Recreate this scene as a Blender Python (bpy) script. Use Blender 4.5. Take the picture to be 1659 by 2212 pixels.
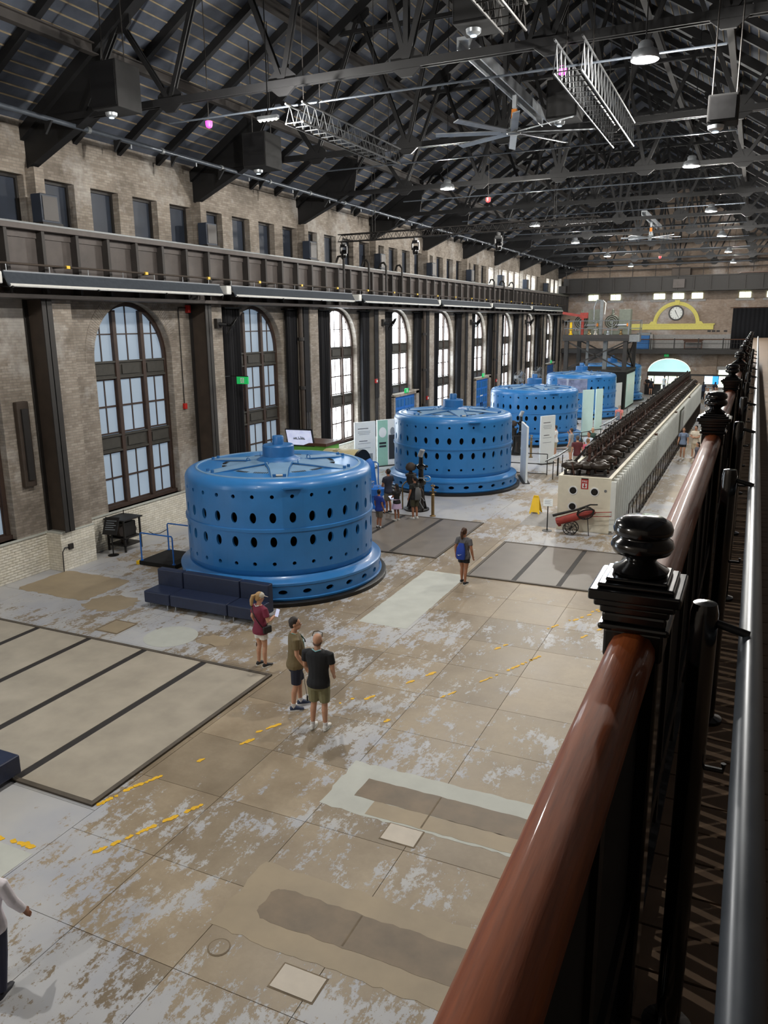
import bpy, math, random
from mathutils import Vector, Matrix
random.seed(7)
R = math.radians
scene = bpy.context.scene
for o in list(bpy.data.objects): bpy.data.objects.remove(o)
COL = scene.collection

# ------------------------------------------------------------------ camera
def camera():
    yaw, pit, rol = R(-25.04), R(13.49), R(-.54)
    fwd = Vector((math.sin(yaw)*math.cos(pit), math.cos(yaw)*math.cos(pit), -math.sin(pit)))
    rt = Vector((math.cos(yaw), -math.sin(yaw), 0)); up = rt.cross(fwd)
    r2 = rt*math.cos(rol)+up*math.sin(rol); u2 = -rt*math.sin(rol)+up*math.cos(rol)
    cd = bpy.data.cameras.new('camera'); cd.sensor_fit = 'HORIZONTAL'; cd.sensor_width = 36
    cd.lens = 1692/1659*36; cd.clip_start = .05; cd.clip_end = 400
    co = bpy.data.objects.new('camera', cd); COL.objects.link(co)
    m = Matrix((r2, u2, -fwd)).transposed().to_4x4(); m.translation = (0, 0, 7.0)
    co.matrix_world = m; scene.camera = co
camera()

# ------------------------------------------------------------------ world, exposure
w = bpy.data.worlds.new('daylight'); scene.world = w; w.use_nodes = True
wn = w.node_tree.nodes; wl = w.node_tree.links
wn['Background'].inputs['Color'].default_value = (.80, .90, 1.0, 1)
wn['Background'].inputs['Strength'].default_value = 5.0
vs = scene.view_settings
vs.view_transform = 'Standard'; vs.look = 'None'; vs.gamma = 1; vs.use_curve_mapping = False
vs.exposure = 0.14
scene.cycles.max_bounces = 5; scene.cycles.diffuse_bounces = 3; scene.cycles.glossy_bounces = 2
scene.cycles.transmission_bounces = 4; scene.cycles.transparent_max_bounces = 6
scene.cycles.sample_clamp_indirect = 4.0
scene.cycles.use_denoising = True; scene.cycles.use_adaptive_sampling = True; scene.cycles.adaptive_threshold = .06

WIN_E = 11.5      # daylight behind the clear windows
LAMP_P = 1200.0  # pendant lamp power in watts

# ------------------------------------------------------------------ materials
MATS = {}
def nmat(name):
    m = bpy.data.materials.new(name); m.use_nodes = True; MATS[name] = m
    nt = m.node_tree; return m, nt.nodes, nt.links, nt.nodes['Principled BSDF']
def lin(c):
    def f(v):
        v /= 255; return v/12.92 if v <= .04045 else ((v+.055)/1.055)**2.4
    return (f(c[0]), f(c[1]), f(c[2]), 1)
def N(nodes, t, **kw):
    n = nodes.new(t)
    for k, v in kw.items():
        if k.startswith('i_'):
            key = k[2:]; n.inputs[int(key) if key.isdigit() else key.replace('_', ' ')].default_value = v
        else: setattr(n, k, v)
    return n
def mixc(nd, lk, fac, a, b, blend='MIX'):
    n = nd.new('ShaderNodeMix'); n.data_type = 'RGBA'; n.blend_type = blend
    for i, s in ((0, fac), (6, a), (7, b)):
        if hasattr(s, 'links'): lk.new(s, n.inputs[i])
        else: n.inputs[i].default_value = s
    return n.outputs[2]
def ramp(nd, lk, fac, a, b):
    n = nd.new('ShaderNodeMapRange'); n.inputs[1].default_value = a; n.inputs[2].default_value = b
    lk.new(fac, n.inputs[0]); return n.outputs[0]
def noise(nd, lk, vec, scale, detail=3, rough=.55):
    n = nd.new('ShaderNodeTexNoise'); n.inputs['Scale'].default_value = scale
    n.inputs['Detail'].default_value = detail; n.inputs['Roughness'].default_value = rough
    if vec is not None: lk.new(vec, n.inputs['Vector'])
    return n.outputs['Fac']
def pos(nd, lk, scale=(1, 1, 1)):
    g = nd.new('ShaderNodeNewGeometry'); m = nd.new('ShaderNodeVectorMath'); m.operation = 'MULTIPLY'
    lk.new(g.outputs['Position'], m.inputs[0]); m.inputs[1].default_value = scale
    return m.outputs[0]
def M(name, rgb, rough=.5, metal=0.0, var=.18, scale=6.0, bump=0.0, bscale=40, coat=0.0, spec=None, emis=None, estr=0, vscale=(1, 1, 1)):
    """plain procedural material: base colour broken up by noise, optional fine relief"""
    m, nd, lk, b = nmat(name)
    c = lin(rgb); p = pos(nd, lk, vscale)
    if var > 0:
        f = noise(nd, lk, p, scale, 4)
        d = tuple(x*(1-var) for x in c[:3])+(1,); e = tuple(min(1, x*(1+var)) for x in c[:3])+(1,)
        lk.new(mixc(nd, lk, ramp(nd, lk, f, .3, .7), d, e), b.inputs['Base Color'])
        rr = nd.new('ShaderNodeMapRange'); lk.new(f, rr.inputs[0])
        rr.inputs[3].default_value = max(.02, rough-.08); rr.inputs[4].default_value = min(1, rough+.08)
        lk.new(rr.outputs[0], b.inputs['Roughness'])
    else:
        b.inputs['Base Color'].default_value = c; b.inputs['Roughness'].default_value = rough
    b.inputs['Metallic'].default_value = metal
    if spec is not None: b.inputs['Specular IOR Level'].default_value = spec
    if coat: b.inputs['Coat Weight'].default_value = coat; b.inputs['Coat Roughness'].default_value = .12
    if emis: b.inputs['Emission Color'].default_value = lin(emis); b.inputs['Emission Strength'].default_value = estr
    if bump:
        bn = nd.new('ShaderNodeBump'); bn.inputs['Strength'].default_value = bump; bn.inputs['Distance'].default_value = .01
        lk.new(noise(nd, lk, p, bscale, 2), bn.inputs['Height']); lk.new(bn.outputs[0], b.inputs['Normal'])
    return m

def brick_mat(name, c1, c2, mortar, stain=.5, pale=None):
    m, nd, lk, b = nmat(name)
    g = nd.new('ShaderNodeNewGeometry'); sx = nd.new('ShaderNodeSeparateXYZ'); lk.new(g.outputs['Position'], sx.inputs[0])
    ad = nd.new('ShaderNodeMath'); lk.new(sx.outputs[0], ad.inputs[0]); lk.new(sx.outputs[1], ad.inputs[1])
    cx = nd.new('ShaderNodeCombineXYZ'); lk.new(ad.outputs[0], cx.inputs[0]); lk.new(sx.outputs[2], cx.inputs[1])
    t = nd.new('ShaderNodeTexBrick'); lk.new(cx.outputs[0], t.inputs['Vector'])
    t.inputs['Scale'].default_value = 1; t.inputs['Brick Width'].default_value = .23; t.inputs['Row Height'].default_value = .0767
    t.inputs['Mortar Size'].default_value = .008; t.inputs['Bias'].default_value = 0
    t.inputs['Color1'].default_value = lin(c1); t.inputs['Color2'].default_value = lin(c2); t.inputs['Mortar'].default_value = lin(mortar)
    p = pos(nd, lk)
    n1 = noise(nd, lk, p, .8, 5, .65); n2 = noise(nd, lk, p, 5, 3)
    col = mixc(nd, lk, ramp(nd, lk, n1, .42, .72), t.outputs['Color'], (.42, .40, .38, 1), 'MULTIPLY')
    mx = mixc(nd, lk, stain, t.outputs['Color'], col)
    if pale:
        n3 = noise(nd, lk, p, .33, 6, .7)
        mx = mixc(nd, lk, ramp(nd, lk, n3, .53, .66), mx, mixc(nd, lk, .6, mx, lin(pale)))
    col = mixc(nd, lk, ramp(nd, lk, n2, .2, .8), mixc(nd, lk, .35, mx, (.3, .28, .26, 1), 'MULTIPLY'), mx)
    lk.new(col, b.inputs['Base Color']); b.inputs['Roughness'].default_value = .85
    bn = nd.new('ShaderNodeBump'); bn.inputs['Strength'].default_value = .6; bn.inputs['Distance'].default_value = .012
    iv = nd.new('ShaderNodeMath'); iv.operation = 'SUBTRACT'; iv.inputs[0].default_value = 1; lk.new(t.outputs['Fac'], iv.inputs[1])
    lk.new(iv.outputs[0], bn.inputs['Height']); lk.new(bn.outputs[0], b.inputs['Normal'])
    return m
brick_mat('brick', (176, 166, 154), (148, 137, 125), (146, 139, 130), .75, (204, 201, 197))
brick_mat('brick_white', (244, 240, 228), (232, 226, 210), (204, 198, 182), .10)
brick_mat('brick_back', (178, 160, 144), (162, 142, 126), (152, 138, 126), .5, (206, 202, 202))

def floor_mat(name, slab=True):
    """worn concrete with remains of pale grey floor paint"""
    m, nd, lk, b = nmat(name)
    p = pos(nd, lk); ps = pos(nd, lk, (1.0, .42, 1))
    oi = nd.new('ShaderNodeObjectInfo')
    big = noise(nd, lk, p, .23, 4, .6); mid = noise(nd, lk, ps, 3.4, 12, .80); fine = noise(nd, lk, p, 13, 6, .75); soft = noise(nd, lk, p, 1.1, 5, .6)
    # bare concrete
    c1 = mixc(nd, lk, ramp(nd, lk, soft, .3, .7), lin((142, 126, 104)), lin((172, 156, 132)))
    c1 = mixc(nd, lk, ramp(nd, lk, fine, .35, .8), c1, mixc(nd, lk, .25, c1, lin((110, 96, 78))))
    rnd = nd.new('ShaderNodeMapRange'); lk.new(oi.outputs['Random'], rnd.inputs[0]); rnd.inputs[3].default_value = .72; rnd.inputs[4].default_value = 1.06
    hs = nd.new('ShaderNodeHueSaturation'); lk.new(rnd.outputs[0], hs.inputs['Value']); lk.new(c1, hs.inputs['Color'])
    # paint
    paint = mixc(nd, lk, ramp(nd, lk, noise(nd, lk, p, .9, 3), .35, .7), lin((172, 174, 181)), lin((190, 189, 187)))
    # mask: chips, more paint towards left wall, front corner and the far end
    sx = nd.new('ShaderNodeSeparateXYZ'); lk.new(p, sx.inputs[0])
    far = ramp(nd, lk, sx.outputs[1], 17.5, 26)
    frontm = ramp(nd, lk, sx.outputs[1], 9.2, 5.0)
    left = ramp(nd, lk, sx.outputs[0], -8.2, -11.5)
    def mth(op, a, c):
        n = nd.new('ShaderNodeMath'); n.operation = op
        for i, s in ((0, a), (1, c)):
            if hasattr(s, 'links'): lk.new(s, n.inputs[i])
            else: n.inputs[i].default_value = s
        return n.outputs[0]
    bias = mth('ADD', mth('MULTIPLY', far, .05), mth('ADD', mth('MULTIPLY', frontm, .09), mth('MULTIPLY', left, .085)))
    s = mth('ADD', mth('ADD', mth('MULTIPLY', mid, .62), mth('MULTIPLY', big, .50)), mth('MULTIPLY', fine, .20))
    s = mth('ADD', s, bias)
    mask = ramp(nd, lk, s, .704, .716)
    col = mixc(nd, lk, mask, hs.outputs[0], paint)
    lk.new(col, b.inputs['Base Color'])
    rr = nd.new('ShaderNodeMapRange'); lk.new(soft, rr.inputs[0]); rr.inputs[3].default_value = .28; rr.inputs[4].default_value = .52
    lk.new(rr.outputs[0], b.inputs['Roughness']); b.inputs['Specular IOR Level'].default_value = .45
    bn = nd.new('ShaderNodeBump'); bn.inputs['Strength'].default_value = .25; bn.inputs['Distance'].default_value = .006
    lk.new(mask, bn.inputs['Height']); lk.new(bn.outputs[0], b.inputs['Normal'])
floor_mat('floor')

def wood_mat(name, c1, c2, rough=.2, coat=.7, spec=.5):
    m, nd, lk, b = nmat(name)
    p = pos(nd, lk, (14, .9, 14)); f = noise(nd, lk, p, 3.0, 5, .6); g = noise(nd, lk, pos(nd, lk, (60, 4, 60)), 3, 2)
    c = mixc(nd, lk, ramp(nd, lk, f, .3, .7), lin(c1), lin(c2)); c = mixc(nd, lk, ramp(nd, lk, g, .45, .8), c, mixc(nd, lk, .35, c, lin((40, 14, 6))))
    lk.new(c, b.inputs['Base Color']); b.inputs['Roughness'].default_value = rough
    b.inputs['Specular IOR Level'].default_value = spec; b.inputs['Coat Weight'].default_value = coat; b.inputs['Coat Roughness'].default_value = .07
    bn = nd.new('ShaderNodeBump'); bn.inputs['Strength'].default_value = .12; bn.inputs['Distance'].default_value = .004
    lk.new(g, bn.inputs['Height']); lk.new(bn.outputs[0], b.inputs['Normal'])
wood_mat('wood_rail', (116, 54, 22), (152, 78, 34), .55, .22, .22)
wood_mat('wood_dark', (66, 40, 26), (92, 58, 36), .5, .1)
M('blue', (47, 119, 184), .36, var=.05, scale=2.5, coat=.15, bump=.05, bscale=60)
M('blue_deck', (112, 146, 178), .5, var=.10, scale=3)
M('blue_dark', (40, 100, 158), .4, var=.08)
M('blue_door', (34, 108, 196), .4, var=.06)
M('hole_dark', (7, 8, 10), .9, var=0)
M('black', (14, 14, 16), .45, var=.15)
M('black_gloss', (10, 10, 11), .16, var=.1, coat=.6)
M('glass_violet', (128, 136, 168), .12, var=.4, scale=2.5)
M('black_matt', (8, 8, 9), .85, var=.1)
M('steel_dark', (40, 37, 35), .6, var=.22, scale=4)
M('column_lit', (146, 136, 124), .65, var=.2, scale=2)  # paler copy of the column brown, light on far webs put into colour
M('steel_brown', (62, 52, 44), .65, var=.22, scale=3)
M('roof_steel', (15, 15, 17), .6, var=.2, scale=2)
M('girder', (86, 79, 76), .62, var=.2, scale=2.5)
M('girder_dark', (52, 48, 46), .65, var=.2, scale=3)
M('grey_pipe', (74, 80, 88), .35, metal=.3, var=.12, scale=10)
M('grey_steel', (120, 124, 126), .45, metal=.2, var=.12)
M('lattice_grey', (84, 86, 88), .45, metal=.3, var=.12)
M('galv', (165, 170, 175), .35, metal=.55, var=.14)
M('white_metal', (214, 214, 210), .4, var=.05)
M('reflector', (176, 180, 186), .4, metal=.35, var=.04)
M('roof_tile', (74, 80, 92), .75, var=.28, scale=1.7)
M('batten', (150, 134, 108), .8, var=.22, scale=5)
M('navy_leather', (30, 40, 66), .45, var=.12, scale=12, bump=.08, bscale=120)
M('mat_top', (166, 157, 142), .55, var=.13, scale=1.6)
M('mat_top_far', (122, 114, 106), .42, var=.12, scale=1.6)
M('mat_strip', (44, 40, 38), .6, var=.15)
M('mat_edge', (84, 76, 66), .6, var=.2)
M('wood_frame', (62, 46, 38), .6, var=.22, scale=5)
M('panel_grey', (62, 60, 55), .7, var=.2, scale=6)
M('curtain', (15, 15, 20), .9, var=.2, scale=3)
M('shutter', (46, 54, 68), .55, var=.2, scale=1.4)
M('cream', (232, 226, 206), .5, var=.04)
M('cell_door', (168, 178, 178), .5, var=.06, scale=2)  # door white greyed by the shade of the gaps between fins
M('cell_white', (236, 240, 236), .5, var=.06, scale=2)
M('rust', (70, 46, 36), .8, var=.35, scale=9)
M('iron_brown', (48, 38, 33), .7, var=.3, scale=8)
M('iron_black', (26, 23, 21), .55, var=.25, scale=9)
M('insulator', (52, 44, 38), .3, var=.2, scale=9)
M('brass', (146, 122, 84), .35, metal=.8, var=.15, scale=9)
M('yellow', (240, 196, 18), .45, var=.05)
M('yellow_worn', (232, 182, 34), .6, var=.12, scale=20)
M('yellow_pale', (214, 202, 104), .6, var=.06)
M('red', (178, 36, 30), .45, var=.08)
M('red_worn', (150, 52, 42), .6, var=.22, scale=8)
M('orange', (216, 128, 30), .5, var=.08)
M('green_box', (110, 176, 72), .45, var=.06)
M('exit_green', (30, 160, 84), .4, var=.03, emis=(30, 180, 90), estr=.5)
M('white_paint', (232, 234, 234), .5, var=.03)
M('panel_white', (226, 232, 234), .4, var=.02)
M('panel_teal', (150, 196, 180), .45, var=.03)
M('panel_aqua', (204, 234, 230), .4, var=.02)
M('text_dark', (40, 44, 50), .6, var=0)
M('text_grey', (132, 140, 148), .6, var=0)
M('screen_a', (190, 196, 220), .3, var=.25, scale=4, emis=(190, 196, 224), estr=.7)
M('screen_blue', (60, 150, 235), .3, var=.1, emis=(60, 160, 250), estr=1.2)
M('screen_white', (220, 240, 255), .3, var=.0, emis=(220, 240, 255), estr=1.4)
M('clock_face', (226, 228, 224), .4, var=.02)
M('beige_machine', (190, 178, 138), .45, var=.08)
M('stone_grey', (150, 148, 146), .7, var=.12)
M('concrete_pale', (188, 190, 182), .6, var=.08, scale=2)
M('concrete_tan', (160, 144, 119), .5, var=.12, scale=1.4)
M('concrete_dark', (122, 106, 86), .5, var=.22, scale=2.2)
M('hatch_pale', (206, 196, 182), .6, var=.06, scale=5)
M('joint', (120, 105, 84), .8, var=.35, scale=3)
M('grating', (54, 46, 40), .7, var=.15)
M('deck_wood', (128, 106, 86), .6, var=.2, scale=6)
M('grey_green', (112, 118, 106), .5, var=.12)
M('lamp_on', (255, 244, 224), .4, var=0, emis=(255, 240, 214), estr=9)
M('lamp_pink', (230, 90, 190), .4, var=0, emis=(230, 70, 200), estr=1.2)
M('lamp_red', (200, 60, 60), .4, var=0, emis=(220, 60, 70), estr=.8)
M('led_blue', (60, 170, 230), .4, var=0, emis=(60, 170, 230), estr=1.5)
M('plastic_box', (70, 66, 64), .5, var=.1)
M('skin_a', (196, 148, 120), .5, var=.05, scale=20)
M('skin_b', (164, 112, 84), .5, var=.05, scale=20)
M('skin_c', (140, 92, 66), .5, var=.05, scale=20)
def pane_mat(name, rgb, e, alpha=0):
    m, nd, lk, b = nmat(name)
    p = pos(nd, lk)
    c = mixc(nd, lk, ramp(nd, lk, noise(nd, lk, p, .9, 3), .3, .7), tuple(x*.82 for x in lin(rgb)[:3])+(1,), lin(rgb))
    b.inputs['Base Color'].default_value = (.30, .34, .38, 1); b.inputs['Roughness'].default_value = .15
    lk.new(c, b.inputs['Emission Color']); b.inputs['Emission Strength'].default_value = e
pane_mat('pane_frosted', (160, 186, 212), .36)
pane_mat('pane_daylight', (236, 246, 252), WIN_E)
pane_mat('pane_fill', (236, 242, 250), WIN_E*.10)  # weak glow for the unseen windows added as fill on the right
pane_mat('pane_aqua', (176, 226, 224), 1.1)
pane_mat('pane_garden', (226, 244, 206), 4.5)

# ------------------------------------------------------------------ mesh helpers
class MB:
    def __init__(s): s.v = []; s.f = []; s.m = []; s.cur = 0
    def add(s, vs, fs):
        n = len(s.v); s.v += [tuple(v) for v in vs]
        for f in fs: s.f.append(tuple(i+n for i in f)); s.m.append(s.cur)
        return s
    def box(s, x0, x1, y0, y1, z0, z1):
        vs = [(x, y, z) for z in (z0, z1) for y in (y0, y1) for x in (x0, x1)]
        return s.add(vs, [(0, 2, 3, 1), (4, 5, 7, 6), (0, 1, 5, 4), (1, 3, 7, 5), (3, 2, 6, 7), (2, 0, 4, 6)])
    def obox(s, c, ax, ay, az):
        """box from centre and three half-axis vectors"""
        c = Vector(c); ax = Vector(ax); ay = Vector(ay); az = Vector(az)
        vs = [c+ax*i+ay*j+az*k for k in (-1, 1) for j in (-1, 1) for i in (-1, 1)]
        return s.add(vs, [(0, 2, 3, 1), (4, 5, 7, 6), (0, 1, 5, 4), (1, 3, 7, 5), (3, 2, 6, 7), (2, 0, 4, 6)])
    def bar(s, a, b, wd, ht, up=(0, 0, 1)):
        """rectangular bar from a to b, wd across, ht along up"""
        a = Vector(a); b = Vector(b); d = (b-a); u = Vector(up)
        if abs(d.normalized().dot(u)) > .98: u = Vector((0, 1, 0))
        x = d.cross(u).normalized(); z = x.cross(d).normalized()
        return s.obox((a+b)/2, x*wd/2, d/2, z*ht/2)
    def tube(s, a, b, r, n=8, r2=None, cap=True):
        a = Vector(a); b = Vector(b); d = (b-a).normalized(); r2 = r if r2 is None else r2
        u = Vector((0, 0, 1)) if abs(d.z) < .9 else Vector((1, 0, 0))
        x = d.cross(u).normalized(); y = d.cross(x).normalized(); vs = []
        for c, q in ((a, r), (b, r2)):
            for i in range(n):
                t = 2*math.pi*i/n; vs.append(c+x*q*math.cos(t)+y*q*math.sin(t))
        fs = [(i, (i+1) % n, n+(i+1) % n, n+i) for i in range(n)]
        if cap: fs += [tuple(range(n-1, -1, -1)), tuple(range(n, 2*n))]
        return s.add(vs, fs)
    def path(s, pts, r, n=8):
        pts = [Vector(p) for p in pts]; vs = []; k = len(pts); px = None
        for i, p in enumerate(pts):
            d = (pts[min(i+1, k-1)]-pts[max(i-1, 0)]).normalized()
            if px is None:
                u = Vector((0, 0, 1)) if abs(d.z) < .9 else Vector((1, 0, 0)); px = d.cross(u).normalized()
            x = (px-d*px.dot(d)).normalized(); px = x; y = d.cross(x)
            q = r[i] if isinstance(r, (list, tuple)) else r
            for j in range(n):
                t = 2*math.pi*j/n; vs.append(p+x*q*math.cos(t)+y*q*math.sin(t))
        fs = [(i*n+j, i*n+(j+1) % n, (i+1)*n+(j+1) % n, (i+1)*n+j) for i in range(k-1) for j in range(n)]
        fs += [tuple(range(n-1, -1, -1)), tuple(range((k-1)*n, k*n))]
        return s.add(vs, fs)
    def rings(s, rs, n=12, cap=True):
        """loft: list of (centre, xaxis vector, yaxis vector)"""
        vs = []
        for c, x, y in rs:
            c = Vector(c); x = Vector(x); y = Vector(y)
            for j in range(n):
                t = 2*math.pi*j/n; vs.append(c+x*math.cos(t)+y*math.sin(t))
        k = len(rs)
        fs = [(i*n+j, i*n+(j+1) % n, (i+1)*n+(j+1) % n, (i+1)*n+j) for i in range(k-1) for j in range(n)]
        if cap: fs += [tuple(range(n-1, -1, -1)), tuple(range((k-1)*n, k*n))]
        return s.add(vs, fs)
    def lathe(s, c, prof, n=24, a0=0, a1=2*math.pi):
        """prof: list of (r, z) bottom to top"""
        full = abs(a1-a0-2*math.pi) < 1e-6; m = n if full else n+1; vs = []; fs = []
        for r, z in prof:
            for j in range(m):
                t = a0+(a1-a0)*j/n; vs.append((c[0]+r*math.cos(t), c[1]+r*math.sin(t), c[2]+z))
        for i in range(len(prof)-1):
            for j in range(n):
                k = (j+1) % m; fs.append((i*m+j, i*m+k, (i+1)*m+k, (i+1)*m+j))
        if full:
            if prof[0][0] > 1e-4: fs.append(tuple(range(m-1, -1, -1)))
            if prof[-1][0] > 1e-4: fs.append(tuple((len(prof)-1)*m+j for j in range(m)))
        return s.add(vs, fs)
    def ball(s, c, rx, ry=None, rz=None, n=12, k=8, rot=None):
        ry = rx if ry is None else ry; rz = rx if rz is None else rz; vs = []; c = Vector(c)
        def P(v):
            v = Vector(v); return c+(rot @ v if rot else v)
        vs.append(P((0, 0, -rz)))
        for i in range(1, k):
            a = math.pi*i/k-math.pi/2
            for j in range(n):
                t = 2*math.pi*j/n; vs.append(P((rx*math.cos(a)*math.cos(t), ry*math.cos(a)*math.sin(t), rz*math.sin(a))))
        vs.append(P((0, 0, rz))); e = len(vs)-1; fs = []
        for j in range(n):
            fs.append((0, 1+(j+1) % n, 1+j)); fs.append((e, e-n+j, e-n+(j+1) % n))
        for i in range(k-2):
            for j in range(n):
                fs.append((1+i*n+j, 1+i*n+(j+1) % n, 1+(i+1)*n+(j+1) % n, 1+(i+1)*n+j))
        return s.add(vs, fs)
    def prism(s, poly, ax, lo, hi):
        """extrude a 2D polygon along axis ax ('x': poly=(y,z), 'y': poly=(x,z), 'z': poly=(x,y))"""
        n = len(poly)
        def P(p, q): return {'x': (q, p[0], p[1]), 'y': (p[0], q, p[1]), 'z': (p[0], p[1], q)}[ax]
        vs = [P(p, lo) for p in poly]+[P(p, hi) for p in poly]
        fs = [tuple(range(n-1, -1, -1)), tuple(range(n, 2*n))]+[(i, (i+1) % n, n+(i+1) % n, n+i) for i in range(n)]
        return s.add(vs, fs)
    def mesh(s, name, mat):
        me = bpy.data.meshes.new(name); me.from_pydata(s.v, [], s.f)
        mats = mat if isinstance(mat, (list, tuple)) else [mat]
        for q in mats: me.materials.append(MATS[q])
        if len(mats) > 1: me.polygons.foreach_set('material_index', s.m)
        return me
    def build(s, name, mat, parent=None, smooth=None, bevel=0, seg=2):
        o = bpy.data.objects.new(name, s.mesh(name, mat)); COL.objects.link(o)
        fix_normals(o.data)
        if parent is not None: attach(o, parent)
        if bevel:
            b = o.modifiers.new('bevel', 'BEVEL'); b.width = bevel; b.segments = seg; b.limit_method = 'ANGLE'; b.angle_limit = R(35)
        if smooth: shade(o, smooth)
        return o
import bmesh
def fix_normals(me):
    bm = bmesh.new(); bm.from_mesh(me); bmesh.ops.recalc_face_normals(bm, faces=bm.faces); bm.to_mesh(me); bm.free()
def shade(o, ang=40):
    me = o.data
    me.polygons.foreach_set('use_smooth', [True]*len(me.polygons))
    bm = bmesh.new(); bm.from_mesh(me); a = R(ang if ang is not True else 40)
    for e in bm.edges:
        if len(e.link_faces) == 2 and e.calc_face_angle(0) > a: e.smooth = False
    bm.to_mesh(me); bm.free()
def attach(o, parent):
    o.parent = parent; o.matrix_parent_inverse = PW[parent.name].inverted()
    PW[o.name] = PW.get(o.name, Matrix.Identity(4))
class _PW(dict):
    def __missing__(s, k): return Matrix.Identity(4)
PW = _PW()
def tag(o, label=None, cat=None, group=None, kind=None):
    if label: o['label'] = label
    if cat: o['category'] = cat
    if group: o['group'] = group
    if kind: o['kind'] = kind
    return o
def thing(name, label, cat, loc=(0, 0, 0), group=None):
    o = bpy.data.objects.new(name, None); COL.objects.link(o); o.location = loc
    o.empty_display_size = .2; PW[o.name] = Matrix.Translation(loc)
    return tag(o, label, cat, group)
def inst(name, mesh, loc=(0, 0, 0), parent=None, rot=(0, 0, 0), sc=(1, 1, 1)):
    """another object sharing a mesh, placed in world coordinates"""
    o = bpy.data.objects.new(name, mesh); COL.objects.link(o)
    o.location = loc; o.rotation_euler = rot; o.scale = sc
    if parent is not None: attach(o, parent)
    PW[o.name] = Matrix.LocRotScale(Vector(loc), o.rotation_euler.to_quaternion(), Vector(sc))
    return o
def copy_tree(src, delta=(0, 0, 0), rotz=0, label=None):
    """copy a thing with its parts and sub-parts, moved by delta"""
    def cp(o, par):
        c = o.copy(); COL.objects.link(c)
        if par is not None:
            mi = o.matrix_parent_inverse.copy(); c.parent = par; c.matrix_parent_inverse = mi
        for ch in o.children: cp(ch, c)
        return c
    r = cp(src, None); r.location = Vector(src.location)+Vector(delta); r.rotation_euler.z = src.rotation_euler.z+rotz
    if label: r['label'] = label
    return r
def text_mesh(body, size, mat, loc, rot, parent, name='lettering', depth=.004):
    cu = bpy.data.curves.new('lettering', 'FONT'); cu.body = body; cu.size = size; cu.extrude = depth; cu.align_x = 'CENTER'; cu.align_y = 'CENTER'
    o = bpy.data.objects.new('tmp', cu); COL.objects.link(o); bpy.context.view_layer.update()
    me = bpy.data.meshes.new_from_object(o.evaluated_get(bpy.context.evaluated_depsgraph_get())); bpy.data.objects.remove(o)
    me.materials.clear(); me.materials.append(MATS[mat])
    return inst(name, me, loc, parent, rot)
ORD = ['first', 'second', 'third', 'fourth', 'fifth', 'sixth', 'seventh', 'eighth', 'ninth', 'tenth', 'eleventh', 'twelfth', 'thirteenth', 'fourteenth', 'fifteenth']
# ================================================================== the shell of the hall
XW, YB, XR, YN, PITCH, P0 = -18.45, 83.0, 4.05, -8.0, 7.14, 16.75
PIERS = [P0+PITCH*k for k in range(-3, 10)]
WINC = [P0+PITCH*(k+.5) for k in range(-2, 9)]          # window centres along the wall
HW, ZS, ZSP = 1.8, 1.17, 5.98                            # half width, sill, spring line
ZE = 12.42; SL = math.tan(R(32.3)); XC = (XW+XR)/2; ZR = ZE+SL*(XC-XW)

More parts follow.
